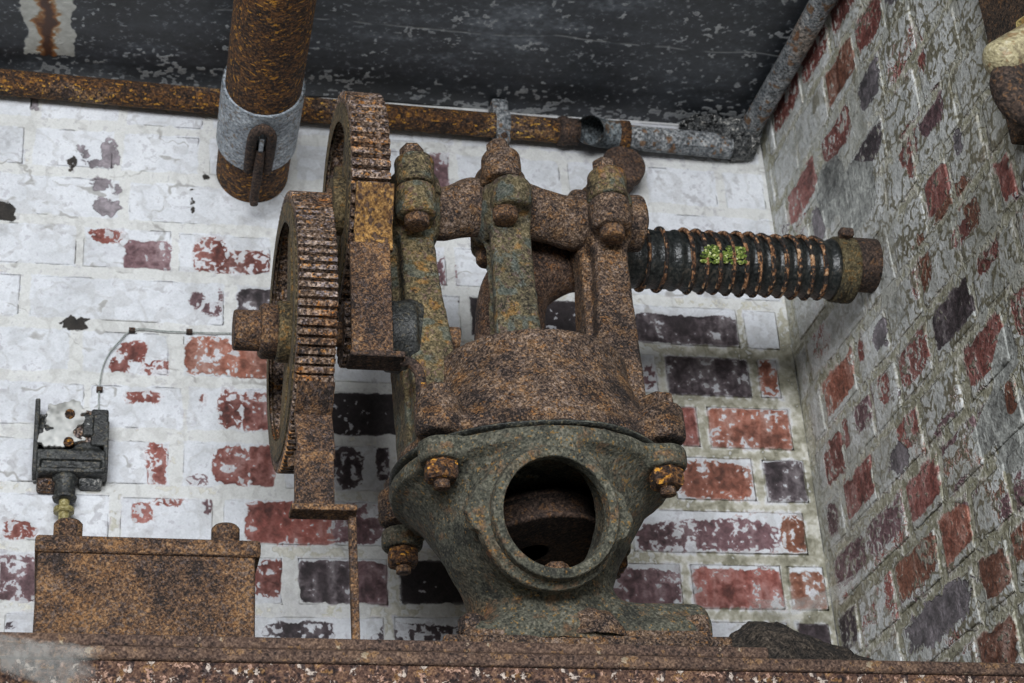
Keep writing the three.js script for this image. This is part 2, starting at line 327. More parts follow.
// ---------------------------------------------------------------- materials
const M = {
  cast: rust({ seed: 1, fine: 150, contrast: 1.3, stops: [[38, 29, 25], [73, 57, 46], [97, 78, 62], [130, 110, 94]], specks: [{ col: [124, 86, 46], freq: 10, thr: 0.55, soft: 0.12, amt: 0.4, oct: 4 }, { col: [142, 96, 50], freq: 40, thr: 0.64, amt: 0.6 }, { col: [98, 90, 92], freq: 52, thr: 0.61, amt: 0.4 }, { col: [40, 31, 28], freq: 60, thr: 0.61, amt: 0.6 }], grit: 44, bumpScale: 0.0014 }),
  green: rust({ seed: 2, stops: [[46, 46, 40], [68, 68, 58], [84, 83, 71], [102, 100, 88]], specks: [{ col: [100, 74, 52], freq: 10, thr: 0.55, soft: 0.16, amt: 0.75, oct: 4 }, { col: [140, 104, 52], freq: 44, thr: 0.66, amt: 0.7 }, { col: [40, 40, 36], freq: 56, thr: 0.61, amt: 0.5 }], grit: 28, bumpScale: 0.0009 }),
  olive: rust({ seed: 3, stops: [[52, 46, 35], [82, 73, 52], [100, 88, 60], [122, 106, 76]], specks: [{ col: [132, 94, 44], freq: 12, thr: 0.55, soft: 0.12, amt: 0.75, oct: 4 }, { col: [94, 74, 66], freq: 30, thr: 0.6, amt: 0.7 }, { col: [78, 84, 76], freq: 8, thr: 0.57, soft: 0.1, amt: 0.8 }], grit: 42, bumpScale: 0.0012 }),
  gear: rust({ seed: 4, contrast: 1.2, stops: [[42, 32, 26], [84, 64, 48], [112, 93, 78], [146, 128, 116]], specks: [{ col: [164, 110, 52], freq: 26, thr: 0.63, amt: 0.75 }, { col: [104, 96, 100], freq: 44, thr: 0.59, amt: 0.8 }, { col: [42, 32, 28], freq: 54, thr: 0.6 }], grit: 56, bumpScale: 0.0016 }),
  gearDull: rust({ seed: 5, stops: [[46, 40, 29], [74, 64, 44], [96, 82, 54], [114, 98, 68]], specks: [{ col: [134, 96, 48], freq: 30, thr: 0.63, amt: 0.7 }], grit: 36, bumpScale: 0.0012 }),
  ochre: rust({ seed: 6, stops: [[88, 62, 36], [120, 88, 46], [150, 112, 58], [164, 126, 70]], specks: [{ col: [58, 42, 34], freq: 40, thr: 0.545, amt: 0.85 }], grit: 36 }),
  brown: rust({ seed: 7, fine: 150, contrast: 1.3, stops: [[40, 30, 25], [74, 54, 40], [98, 72, 50], [132, 100, 68]], specks: [{ col: [120, 80, 42], freq: 11, thr: 0.55, soft: 0.14, amt: 0.28, oct: 4 }, { col: [86, 78, 80], freq: 44, thr: 0.59, amt: 0.5 }, { col: [128, 90, 52], freq: 52, thr: 0.62, amt: 0.55 }, { col: [42, 34, 32], freq: 60, thr: 0.6, amt: 0.6 }], grit: 36 }),
  pipe: rust({ seed: 8, stops: [[36, 25, 18], [66, 45, 29], [90, 60, 34], [112, 76, 42]], specks: [{ col: [204, 144, 46], freq: 22, thr: 0.64, soft: 0.04, stretch: 2, amt: 0.9, lift: 0.3 }, { col: [130, 86, 40], freq: 24, thr: 0.56, amt: 0.7, stretch: 2 }, { col: [38, 27, 24], freq: 40, thr: 0.57, amt: 0.85 }], grit: 36, bumpScale: 0.0018 }),
  dark: rust({ seed: 9, stops: [[28, 23, 21], [48, 38, 33], [66, 51, 43], [88, 69, 57]], specks: [{ col: [108, 76, 48], freq: 40, thr: 0.64, amt: 0.7 }], grit: 28 }),
  black: rust({ seed: 10, stops: [[20, 21, 22], [34, 36, 36], [48, 50, 49], [74, 76, 73]], specks: [{ col: [100, 90, 70], freq: 40, thr: 0.64, amt: 0.6 }], grit: 20, rough: 0.55, bumpScale: 0.001 }),
  galv: rust({ seed: 11, stops: [[104, 110, 117], [140, 148, 156], [164, 172, 180], [198, 206, 212]], specks: [{ col: [88, 88, 88], freq: 50, thr: 0.62, amt: 0.7 }, { col: [120, 100, 80], freq: 26, thr: 0.66, amt: 0.7 }], grit: 34, rough: 0.6, bumpScale: 0.0006 }),
  scaly: rust({ seed: 12, stops: [[66, 69, 72], [102, 106, 109], [132, 135, 137], [168, 170, 170]], specks: [{ col: [50, 50, 50], freq: 40, thr: 0.6, amt: 0.7 }, { col: [110, 78, 52], freq: 14, thr: 0.64, amt: 0.8 }], grit: 34 }),
  beam: rust({ seed: 13, stops: [[48, 34, 30], [78, 56, 47], [98, 72, 57], [122, 92, 68]], specks: [{ col: [146, 108, 60], freq: 12, thr: 0.58, soft: 0.1, amt: 0.65, oct: 3 }, { col: [186, 172, 160], freq: 13, thr: 0.615, soft: 0.025, oct: 4, lift: 0.4 }, { col: [166, 132, 114], freq: 18, thr: 0.63, soft: 0.03, oct: 4, lift: 0.3 }, { col: [40, 28, 28], freq: 30, thr: 0.6, amt: 0.8 }], grit: 36, bumpScale: 0.002 }),
  lip: rust({ seed: 14, stops: [[50, 39, 34], [78, 60, 51], [92, 72, 59], [112, 88, 70]], specks: [{ col: [132, 100, 66], freq: 20, thr: 0.62, amt: 0.7, oct: 3 }, { col: [160, 150, 128], freq: 12, thr: 0.68, amt: 0.7, oct: 3 }], grit: 34 }),
  brass: rust({ seed: 15, stops: [[74, 66, 34], [110, 100, 58], [140, 130, 84], [166, 158, 112]], grit: 24, rough: 0.5, bumpScale: 0.0005 }),
  pale: rust({ seed: 16, stops: [[120, 108, 84], [158, 148, 116], [182, 172, 134], [196, 190, 166]], specks: [{ col: [126, 96, 64], freq: 20, thr: 0.62, amt: 0.6 }], grit: 16, rough: 0.5 }),
  hose: rust({ seed: 17, stops: [[16, 18, 18], [28, 31, 31], [40, 43, 42], [62, 58, 52]], grit: 18, rough: 0.36, bumpScale: 0.0008 }),
  coil: rust({ seed: 18, stops: [[56, 38, 28], [100, 68, 44], [146, 104, 70], [184, 152, 120]], specks: [{ col: [28, 25, 24], freq: 22, thr: 0.475, amt: 0.95 }], grit: 44 }),
  moss: rust({ seed: 19, stops: [[30, 40, 12], [62, 82, 24], [112, 126, 48], [216, 216, 176]], grit: 40, coarse: 24 }),
  dirt: rust({ seed: 20, stops: [[20, 17, 15], [38, 33, 28], [54, 47, 40], [74, 65, 55]], grit: 34, bumpScale: 0.003 }),
  tar: rust({ seed: 21, stops: [[24, 25, 26], [48, 50, 51], [92, 93, 92], [176, 174, 168]], coarse: 14, grit: 34, bumpScale: 0.003, rough: 0.5 }),
  wire: rust({ seed: 22, stops: [[110, 118, 114], [140, 148, 144], [160, 166, 162], [176, 180, 176]], grit: 10, bumpScale: 0.0002, size: 128 }),
};
console.log('materials');

// ---------------------------------------------------------------- the room shell: brick walls
const COURSE = 0.077, TOPBED = 6;                      // bed joint n lies at y = COURSE * (TOPBED - n)
const CLAY = { r: [130, 74, 66], o: [150, 92, 74], p: [110, 82, 86], d: [64, 54, 58], g: [112, 106, 110], b: [118, 74, 56], k: [44, 40, 36], s: [40, 34, 36], c: [150, 152, 148] };  // s: dark bricks behind the pump, with its shade worked into the colour
// complete every course: explicit bricks where the wall shows them, the usual bond between
function courses(explicit, u0, u1, nTop, nBot, seed) {
  const r = rng(seed), out = [];
  for (let n = nTop; n <= nBot; n++) {
    const list = (explicit[n] || []).map(a => a.slice()).sort((a, b) => a[0] - b[0]), filled = [];
    let at = u0; const stretcher = ((n % 3) + 3) % 3 === 1;
    const fill = (to) => {
      if (at === u0 && u0 < 0) { // work backwards from the first known brick so that joints stay even
        let e = to; const tmp = []; while (e - u0 > 0.03) { const w = (stretcher ? 0.218 : 0.104) + (r() - 0.5) * 0.008; const s = Math.max(u0, e - w); tmp.push([s, e]); e = s - 0.013; } filled.push(...tmp.reverse());
      } else while (to - at > 0.03) { let w = (stretcher ? 0.218 : 0.104) + (r() - 0.5) * 0.008; if (to - at - w < 0.05) w = to - at; filled.push([at, at + w]); at += w + 0.013; }
    };
    for (const b of list) { fill(b[0] - 0.013); filled.push(b); at = b[1] + 0.013; }
    fill(u1);
    const y1 = COURSE * (TOPBED - n) - 0.007, y0 = y1 - 0.061;
    filled.forEach(([a, b]) => out.push({ n, u0: a, u1: b, v0: y0 + (r() - 0.5) * 0.003, v1: y1 + (r() - 0.5) * 0.003, proud: r(), seed: (r() * 1e6) | 0 }));
  }
  return out;
}
// colour and relief of one wall face in wall metres: whitewash over clay and mortar, worn through or shade-darkened in the recorded patches
function wallSkin(U0, U1, V0, V1, W, H, bricks, patches, opt) {
  const rowOf = {}; bricks.forEach(b => (rowOf[b.n] ??= []).push(b));
  const cell = 0.04, cw = Math.ceil((U1 - U0) / cell), ch = Math.ceil((V1 - V0) / cell), bins = Array.from({ length: cw * ch }, () => []);
  patches.forEach(p => { for (let i = Math.floor((p[0] - p[2] * 1.5 - 0.012 - U0) / cell); i <= (p[0] + p[2] * 1.5 + 0.012 - U0) / cell; i++) for (let j = Math.floor((p[1] - p[3] * 1.5 - 0.012 - V0) / cell); j <= (p[1] + p[3] * 1.5 + 0.012 - V0) / cell; j++) if (i >= 0 && j >= 0 && i < cw && j < ch) bins[i + j * cw].push(p); });
  return bake(W, H, (s, t) => {
    let u = U0 + s * (U1 - U0), v = V0 + t * (V1 - V0);
    const a = fbm(u * 9 + 40, v * 9 + 40, 0, opt.seed, 3), bare = opt.bare(u, v, a);
    const w1 = (vn(u * 130 + 40, v * 130 + 40, 0, opt.seed + 1) - 0.5) * 0.0045, w2 = (vn(u * 130 + 80, v * 130 + 10, 0, opt.seed + 2) - 0.5) * 0.0045;
    const b = fbm((u + w1) * 38 * opt.fine + 40, (v + w2) * 38 * opt.fine + 40, 0, opt.seed + 3, 4), c = fbm((u + w1) * 150 * opt.fine + 40, (v + w2) * 150 * opt.fine + 40, 0, opt.seed + 7, 3), d = vn(u * 620 + 40, v * 620 + 40, 0, opt.seed + 11), st = fbm(u * 90 + 40, v * 16 + 40, 0, opt.seed + 13, 3);
    const n = Math.floor(TOPBED - v / COURSE); let inside = -1, hit = null;
    for (const k of rowOf[n] || []) { const e = Math.min(u - k.u0, k.u1 - u, v - k.v0, k.v1 - v); if (e > inside) { inside = e; hit = k; } }
    const ei = inside + (b - 0.5) * opt.ragged + (c - 0.5) * 0.004;
    const clayMask = sstep(-0.0006, 0.0016, ei);
    // what shows where the whitewash is gone
    const rag = (a - 0.5) * 0.5 + (b - 0.5) * 1.1 + (c - 0.5) * 0.9;
    let clay = hit ? CLAY[['r', 'p', 'r', 'b', 'd', 'p', 'r', 'o'][hit.seed & 7]] : CLAY.r, mark = false, strength = opt.base, open = 0, best = -1;
    const ci = Math.floor((u - U0) / cell), cj = Math.floor((v - V0) / cell);
    for (const p of bins[clamp(ci, 0, cw - 1) + clamp(cj, 0, ch - 1) * cw]) {
      const ex = p[5] >= 1.2 ? 6 : 3, dx = Math.abs(u - p[0]) / p[2], dy = Math.abs(v - p[1]) / p[3], q = 1 - Math.pow(Math.pow(dx, ex) + Math.pow(dy, ex), 1 / ex);
      const e = q * Math.min(p[2], p[3]) + (p[5] - 1) * 0.006 + rag * (p[5] >= 1.2 ? 0.007 : 0.013);
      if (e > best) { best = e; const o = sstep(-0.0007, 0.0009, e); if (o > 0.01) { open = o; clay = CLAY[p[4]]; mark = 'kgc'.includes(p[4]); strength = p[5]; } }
    }
    const looseOpen = sstep(0, 0.05, opt.loose + bare * opt.looseBare + rag * 0.9); if (looseOpen > open) open = looseOpen;
    // chips of wash that stay on the clay
    const chip = mark ? 0 : sstep(0, 0.03, c * 0.5 + b * 0.35 + st * 0.15 - (strength >= 1.3 ? 0.64 : strength >= 1.15 ? 0.605 : strength >= 1 ? 0.575 : 0.55));
    open *= 1 - chip * 0.92;
    const joint = sstep(-0.06, 0.1, bare - 0.5 + (b - 0.5) * opt.jointRag + (c - 0.5) * 0.9);         // joints without paint
    const mortar = ramp(opt.mortar, 0.5 + (b - 0.5) * 1.5 + (c - 0.5) * 1.2);
    const tone = 0.95 + (a - 0.5) * 0.6 + (b - 0.5) * 0.7 + (c - 0.5) * 0.7 + (st - 0.5) * 0.3;
    let brick = [clay[0] * tone, clay[1] * tone, clay[2] * tone];
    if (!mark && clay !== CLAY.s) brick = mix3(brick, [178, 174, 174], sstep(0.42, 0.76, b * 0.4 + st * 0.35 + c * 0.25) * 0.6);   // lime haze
    const rough = opt.worn ? opt.worn(u, v, a) : 1;                                            // where the coats have gone flaky
    let paint = ramp(opt.paint, 0.55 + (a - 0.5) * 0.8 + (b - 0.5) * 0.8 + (c - 0.5) * 0.5);
    paint = mix3(paint, opt.jointTint, (1 - clayMask) * 0.5);
    paint = mix3(paint, opt.grime, sstep(0.0, 0.06, c * 0.55 + b * 0.3 + d * 0.15 - opt.fleckAt) * opt.fleck * rough);
    paint = mix3(paint, opt.grime, sstep(0.52, 0.72, fbm(u * 5 + 9, v * 4 + 2, 0, opt.seed + 31, 4) * 0.75 + c * 0.25) * opt.stain);
    const cr = 1 - Math.abs(2 * fbm((u + w1) * 26 * opt.fine * opt.fine + 60, (v + w2) * 26 * opt.fine * opt.fine + 60, 0, opt.seed + 41, 3) - 1);            // crusted edges of old coats
    paint = mix3(paint, opt.crust, sstep(0.86, 0.95, cr + (c - 0.5) * 0.25) * opt.crusty * rough);
    const ck = 1 - Math.abs(2 * fbm((u + w1 * 2) * 5 + 30, (v + w2 * 2) * 9 + 30, 0, opt.seed + 51, 4) - 1); paint = mix3(paint, opt.crust, sstep(0.975, 0.992, ck) * sstep(0.4, 0.6, b) * 0.7);   // hairline cracks
    const under = mark ? brick : mix3(mortar, brick, clayMask);
    const show = clamp(open * (mark ? 1 : clayMask) + joint * (1 - clayMask) * (1 - (mark ? open : 0)));
    let col = mix3(paint, under, show);
    const rim = sstep(0.0045, 0.0005, Math.abs(ei - 0.0005)) * bare * sstep(0.42, 0.6, c * 0.6 + b * 0.4); if (!(mark && open > 0.5)) col = mix3(col, opt.rim, rim * 0.8);   // lime lodged at the arrises
    if (show > 0.15 && show < 0.75) col = mix3(col, opt.rim, 0.3);
    const g = (d - 0.5) * opt.grit;
    const h = 0.6 - show * 0.3 + (b - 0.5) * 0.35 + (c - 0.5) * 0.3 + (d - 0.5) * 0.12 - (mark && open > 0.5 && clay !== CLAY.c ? 0.3 : 0);
    return [col[0] + g, col[1] + g, col[2] + g, h];
  });
}
function brickGeo(b, U0, U1, V0, V1, place, depth, drop) {
  const r = rng(b.seed), e = 0.0035, top = depth, js = [...Array(4)].map(() => (r() - 0.5) * 0.004);
  const cu = [b.u0, b.u0, b.u0 + e, (b.u0 + b.u1) / 2, b.u1 - e, b.u1, b.u1], cv = [b.v0, b.v0, b.v0 + e, b.v1 - e, b.v1, b.v1];
  const zu = [-0.02, top - drop, top, top, top, top - drop, -0.02], zv = [-0.02, top - drop, top, top, top - drop, -0.02];
  const pos = [], uv = [], idx = [];
  for (let j = 0; j < 6; j++) for (let i = 0; i < 7; i++) {
    const fu = i / 6, fv = j / 5, u = cu[i] + mix(js[0], js[1], fv) * (fu < 0.5 ? 1 : -1) * 0.5, v = cv[j] + mix(js[2], js[3], fu) * 0.5, w = Math.min(zu[i], zv[j]) + (i > 1 && i < 5 && j > 1 && j < 4 ? (r() - 0.5) * (0.0004 + drop * 0.5) : 0);
    pos.push(...place(u, v, w)); uv.push((u - U0) / (U1 - U0), (v - V0) / (V1 - V0));
  }
  for (let j = 0; j < 5; j++) for (let i = 0; i < 6; i++) { const q = j * 7 + i; idx.push(q, q + 1, q + 8, q, q + 8, q + 7); }
  const g = new THREE.BufferGeometry(); g.setAttribute('position', new THREE.Float32BufferAttribute(pos, 3)); g.setAttribute('uv', new THREE.Float32BufferAttribute(uv, 2)); g.setIndex(idx); g.computeVertexNormals(); return g;
}
function structure(o) { o.userData.kind = 'structure'; o.castShadow = o.receiveShadow = true; return o; }
const plain = rust({ seed: 30, stops: [[150, 150, 146], [186, 187, 184], [202, 203, 200], [214, 214, 210]], tile: 1.2, coarse: 8, fine: 160, grit: 18, bumpScale: 0.002, rough: 0.95 });
const concrete = rust({ seed: 31, stops: [[78, 78, 76], [104, 104, 100], [120, 119, 114], [138, 136, 130]], tile: 1.2, coarse: 8, fine: 160, grit: 20, bumpScale: 0.002, rough: 0.95 });
function brickWall(name, slab, U0, U1, V0, V1, W, H, bricks, patches, opt, place, flip) {
  const body = structure(part(name, slab, plain, scene));
  const skin = wallSkin(U0, U1, V0, V1, W, H, bricks, patches, opt);
  const mat = new THREE.MeshStandardMaterial({ map: skin.map, bumpMap: skin.bump, bumpScale: opt.relief || 0.003, roughness: opt.rough });
  // the mortar bed between the bricks, uneven and smeared
  const nu = Math.round((U1 - U0) / 0.009), nv = Math.round((V1 - V0) / 0.009), pos = [], uv = [], idx = [];
  for (let j = 0; j <= nv; j++) for (let i = 0; i <= nu; i++) {
    const u = mix(U0, U1, i / nu), v = mix(V0, V1, j / nv), k = opt.bare(u, v, fbm(u * 9 + 40, v * 9 + 40, 0, opt.seed, 3));
    pos.push(...place(u, v, 0.0002 - opt.rake * clamp(k) + (fbm(u * 30 + 7, v * 30 + 7, 0, 5, 3) - 0.5) * 0.0026)); uv.push(i / nu, j / nv);
  }
  for (let j = 0; j < nv; j++) for (let i = 0; i < nu; i++) { const q = j * (nu + 1) + i; idx.push(q, q + 1, q + nu + 2, q, q + nu + 2, q + nu + 1); }
  const g = new THREE.BufferGeometry(); g.setAttribute('position', new THREE.Float32BufferAttribute(pos, 3)); g.setAttribute('uv', new THREE.Float32BufferAttribute(uv, 2)); g.setIndex(idx); g.computeVertexNormals();
  const bed = new THREE.Mesh(g, mat); bed.name = 'mortar'; bed.castShadow = bed.receiveShadow = true; body.add(bed);
  bricks.forEach((b, i) => {
    const k = clamp(opt.bare((b.u0 + b.u1) / 2, (b.v0 + b.v1) / 2, 0.5));
    const m = new THREE.Mesh(brickGeo(b, U0, U1, V0, V1, place, 0.0001 + b.proud * 0.0003 + k * 0.0007, 0.0003 + 0.0014 * k), mat);
    m.name = i ? `brick_${String(i).padStart(3, '0')}` : 'brick'; m.castShadow = m.receiveShadow = true; body.add(m);
  });
  return body;
}
const VB = -0.5, VT = CEIL;
// back wall: well covered at the left and top, worn to clay and bare joints at the lower right
const backBare = (u, v, a) => clamp(0.04 + sstep(-0.75, -0.1, u) * 0.42 + sstep(0.35, -0.05, v) * 0.4 - sstep(0.42, 0.6, v) * 0.5 + sstep(-0.32, -0.05, u) * sstep(0.5, 0.35, v) * 0.45 + (a - 0.5) * 0.45);
const backBricks = courses(ROWS_BACK, -1.5, -0.006, -4, 12, 3);
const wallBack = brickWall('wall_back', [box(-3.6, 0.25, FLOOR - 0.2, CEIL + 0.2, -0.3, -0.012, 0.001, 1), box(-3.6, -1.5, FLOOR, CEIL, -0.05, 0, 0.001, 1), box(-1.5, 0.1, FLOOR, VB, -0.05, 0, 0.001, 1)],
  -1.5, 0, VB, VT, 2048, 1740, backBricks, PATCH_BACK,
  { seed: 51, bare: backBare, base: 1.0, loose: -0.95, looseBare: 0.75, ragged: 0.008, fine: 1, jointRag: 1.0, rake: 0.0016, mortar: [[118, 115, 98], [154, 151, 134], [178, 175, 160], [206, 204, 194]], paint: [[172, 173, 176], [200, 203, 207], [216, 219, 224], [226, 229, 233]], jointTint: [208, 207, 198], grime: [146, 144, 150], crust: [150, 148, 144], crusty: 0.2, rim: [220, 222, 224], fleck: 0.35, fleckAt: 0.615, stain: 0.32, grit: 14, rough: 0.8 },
  (u, v, w) => [u, v, w]);
console.log('back wall', backBricks.length);
// right wall: crusted lime, olive damp joints, much clay showing
const rightBare = (u, v, a) => clamp(0.5 + sstep(0.1, 0.4, u) * 0.1 + sstep(0.3, -0.1, v) * 0.25 - sstep(0.16, 0.03, len(u - 0.28, v - 0.44)) * 0.6 + (a - 0.5) * 1.1);
const rightBricks = courses(ROWS_RIGHT, 0.006, 1.1, -4, 12, 8);
const wallRight = brickWall('wall_right', [box(0.012, 0.3, FLOOR - 0.2, CEIL + 0.2, -0.3, ROOM_Z + 0.3, 0.001, 1), box(0, 0.05, FLOOR, CEIL, 1.1, ROOM_Z, 0.001, 1), box(0, 0.05, FLOOR, VB, 0, 1.1, 0.001, 1)],
  0, 1.1, VB, VT, 1536, 1776, rightBricks, PATCH_RIGHT,
  { seed: 91, bare: rightBare, base: 0.9, loose: -0.74, looseBare: 0.7, ragged: 0.024, worn: (u, v, a) => clamp(0.25 + sstep(0.24, 0.44, u + (a - 0.5) * 0.25) + sstep(0.25, 0.0, v) * 0.4), relief: 0.005, fine: 1.3, jointRag: 1.9, rake: 0.0012, mortar: [[92, 88, 70], [136, 133, 112], [164, 161, 142], [202, 200, 188]], paint: [[124, 125, 118], [182, 184, 181], [210, 212, 211], [226, 228, 227]], jointTint: [182, 182, 172], grime: [120, 117, 102], crust: [106, 101, 82], crusty: 0.9, rim: [214, 213, 204], fleck: 0.85, fleckAt: 0.57, stain: 0.3, grit: 32, rough: 0.6 },
  (u, v, w) => [-w, v, u]);
console.log('right wall', rightBricks.length);
structure(part('wall_left', box(ROOM_X - 0.3, ROOM_X, FLOOR - 0.2, CEIL + 0.2, -0.3, ROOM_Z + 0.3, 0.001, 1), concrete, scene));
structure(part('floor', box(ROOM_X - 0.3, 0.3, FLOOR - 0.2, FLOOR, -0.3, ROOM_Z + 0.3, 0.001, 1), concrete, scene));
structure(part('wall_front', [box(ROOM_X - 0.3, OPEN.x0, FLOOR - 0.2, CEIL + 0.2, ROOM_Z, ROOM_Z + 0.3, 0.001, 1), box(OPEN.x1, 0.3, FLOOR - 0.2, CEIL + 0.2, ROOM_Z, ROOM_Z + 0.3, 0.001, 1), box(OPEN.x0, OPEN.x1, FLOOR - 0.2, OPEN.y0, ROOM_Z, ROOM_Z + 0.3, 0.001, 1), box(OPEN.x0, OPEN.x1, OPEN.y1, CEIL + 0.2, ROOM_Z, ROOM_Z + 0.3, 0.001, 1)], concrete, scene));
// ceiling: black bitumen paint, flaking white along the back edge, a bare rusty strip at the left, a pale board seam
{
  const X0 = -1.5, X1 = 0, Z0 = 0, Z1 = 1.0;
  const t = bake(1536, 1024, (s, q) => {
    const x = mix(X0, X1, s), z = mix(Z0, Z1, q);
    const a = fbm(x * 5 + 20, z * 5, 0, 140, 4), b = fbm(x * 40 + 20, z * 40, 0, 143, 3), c = fbm(x * 160 + 70, z * 160, 0, 146, 2), d = vn(x * 500 + 900, z * 500, 0, 149), st = fbm(x * 10 + 20, z * 60, 0, 152, 3);
    let col = ramp([[26, 28, 31], [40, 43, 47], [60, 64, 70], [110, 116, 124]], 0.43 + (a - 0.5) * 1.2 + (st - 0.5) * 0.5 + (c - 0.5) * 0.4), h = 0.4 + (b - 0.5) * 0.3;
    const near = sstep(0.085, 0.02, z + (b - 0.5) * 0.05), f = sstep(0.0, 0.03, b * 0.45 + c * 0.45 + a * 0.1 + near * 0.1 - 0.665);
    col = mix3(col, [188, 190, 190], f * 0.85); h += f * 0.2;
    const dust = sstep(0.66, 0.74, c * 0.7 + d * 0.3); col = mix3(col, [120, 124, 128], dust * 0.7);
    const seam = Math.abs(z - 0.178 - (fbm(x * 14, 3, 0, 160, 3) - 0.5) * 0.012); if (x > -0.86) { const m = sstep(0.0028, 0.001, seam) * sstep(0.3, 0.5, b); col = mix3(col, [150, 152, 152], m * 0.7); h -= m * 0.3; }
    const strip = Math.abs(x + 1.032 + (b - 0.5) * 0.03); if (z > 0.052 + (c - 0.5) * 0.01) { const m = sstep(0.034, 0.031, strip); col = mix3(col, mix3([168, 168, 160], [206, 206, 200], c), m); const r2 = sstep(0.017, 0.009, strip + (c - 0.5) * 0.012); col = mix3(col, mix3([150, 96, 46], [70, 40, 24], sstep(0.012, 0.004, strip)), r2); h += m * 0.2 - r2 * 0.3; }
    return [col[0] + (d - 0.5) * 10, col[1] + (d - 0.5) * 10, col[2] + (d - 0.5) * 10, h];
  });
  const mat = new THREE.MeshStandardMaterial({ map: t.map, bumpMap: t.bump, bumpScale: 0.003, roughness: 0.46 });
  const slab = rust({ seed: 32, stops: [[28, 30, 33], [40, 43, 47], [54, 58, 62], [70, 74, 80]], tile: 1.2, grit: 14, rough: 0.52 });
  const c = structure(part('ceiling', [box(ROOM_X - 0.3, 0.3, CEIL + 0.012, CEIL + 0.25, -0.3, ROOM_Z + 0.3, 0.001, 1), box(ROOM_X, 0, CEIL, CEIL + 0.05, 1.0, ROOM_Z, 0.001, 1), box(ROOM_X, -1.5, CEIL, CEIL + 0.05, 0, 1.0, 0.001, 1)], slab, scene));
  const g = new THREE.PlaneGeometry(1.5, 1.0, 150, 100).rotateX(Math.PI / 2).translate(-0.75, CEIL, 0.5), p = g.attributes.position, uv = g.attributes.uv;
  for (let i = 0; i < p.count; i++) { const x = p.getX(i), z = p.getZ(i); uv.setXY(i, (x - X0) / 1.5, z); p.setY(i, CEIL + (fbm(x * 6 + 9, z * 6 + 9, 0, 170, 3) - 0.5) * 0.006); }
  g.computeVertexNormals();
  const f = new THREE.Mesh(g, mat); f.name = 'painted_surface'; f.receiveShadow = f.castShadow = true; c.add(f);
}
console.log('shell');

// ---------------------------------------------------------------- the hand pump (local origin: centre of its foot on the beam)
const BEAM_Y = -0.2, PX = -0.49, PZ = 0.36;
const pump = thing('hand_pump', 'rusty cast-iron hand-cranked diaphragm pump with toothed gears standing on the beam', 'pump', [PX, BEAM_Y, PZ]);
const rustTint = (s) => (x, y, z) => { // large damp and rusty areas
  const a = n3(x, y, z, 9) + 0.6 * n3(x, y, z, 21), t = sstep(0.05, 0.55, a + s), k = 1 + 0.25 * n3(x, y, z, 32);
  return [mix(1, 1.18, t) * k, mix(1, 0.86, t) * k, mix(1, 0.66, t) * k];
};
const SHAFT = 0.558, POST_L = -0.114, POST_R = 0.115, ROD = -0.013;
const LUGS = [[-0.112, 0.094], [0.116, 0.092], [-0.112, -0.128], [0.12, -0.13]];
const bumpy = (x, y, z) => n3(x, y, z, 60) * 0.0006 + n3(x, y, z, 140) * 0.0003;
// --- lower body: flange rim, bowl, neck, foot, and the round port that looks forward, a little down and to the right
const bowl = [[0, 0.213], [0.15, 0.213], [0.152, 0.208], [0.15, 0.2], [0.138, 0.194], [0.124, 0.178], [0.107, 0.15], [0.088, 0.118], [0.077, 0.09], [0.074, 0.05], [0.08, 0.024], [0.084, 0], [0, 0]];
const cavity = [[0, 0.202], [0.106, 0.202], [0.108, 0.18], [0.092, 0.15], [0.07, 0.115], [0.06, 0.085], [0, 0.07]];
const PORT = V(-0.012, 0.121, 0.143), PORT_Q = new THREE.Quaternion().setFromEuler(new THREE.Euler(0.22, 0.1, 0, 'YXZ')), PORT_INV = PORT_Q.clone().invert(), tmpV = V(0, 0, 0);
function bodyField(x, y, z) {
  const r = len(x, z); let d = sdPoly(r, y, bowl) - 0.002;
  tmpV.set(x, y, z).sub(PORT).applyQuaternion(PORT_INV); const px = tmpV.x, py = tmpV.y, pz = tmpV.z, pr = len(px, py);
  d = smin(d, sdCyl(pr, pz + 0.075, 0.0705 + 0.014 * sstep(-0.03, -0.12, pz), 0.065, 0.005), 0.02);
  d = smin(d, sdCyl(pr, pz + 0.024, 0.077, 0.008, 0.003), 0.004);                                              // flange behind the ring
  d = smin(d, sdBox(px, py - 0.004, pz + 0.024, 0.091 - 0.45 * Math.abs(py), 0.024, 0.008, 0.003), 0.005);      // its two pointed ears
  for (const [lx, lz] of LUGS) d = smin(d, sdCyl(len(x - lx * 1.06, z - lz * 1.06), y - 0.2025, 0.0235, 0.012, 0.005), 0.012);
  d = smin(d, sdBox(x - 0.03, y - 0.02, z, 0.12, 0.012, 0.078, 0.01), 0.03);                                    // foot
  d = smin(d, sdCyl(len(y - 0.034, z - 0.03), x - 0.115, 0.032, 0.055, 0.014), 0.026);                           // low side branch
  d = smax(d, -(sdPoly(r, y, cavity)), 0.005);
  d = smax(d, -sdCyl(pr, pz + 0.055, 0.0655, 0.06, 0.002), 0.003);
  return d + bumpy(x, y, z);
}
const body = part('lower_body', surface(bodyField, [-0.165, 0.008, -0.18], [0.19, 0.225, 0.168], 0.0034), M.green, pump, rustTint(-0.15));
body.userData.label = 'grey-green bowl with round front port';
part('port_ring', lathe([[0.056, -0.014], [0.0565, -0.001], [0.058, 0.0005], [0.0655, 0.0005], [0.0675, -0.002], [0.0675, -0.02], [0.0655, -0.022], [0.0655, -0.014], [0.056, -0.014]], 'z', 0, 0, 0.001, 72).applyQuaternion(PORT_Q).translate(PORT.x, PORT.y, PORT.z), M.green, body, rustTint(-0.3));
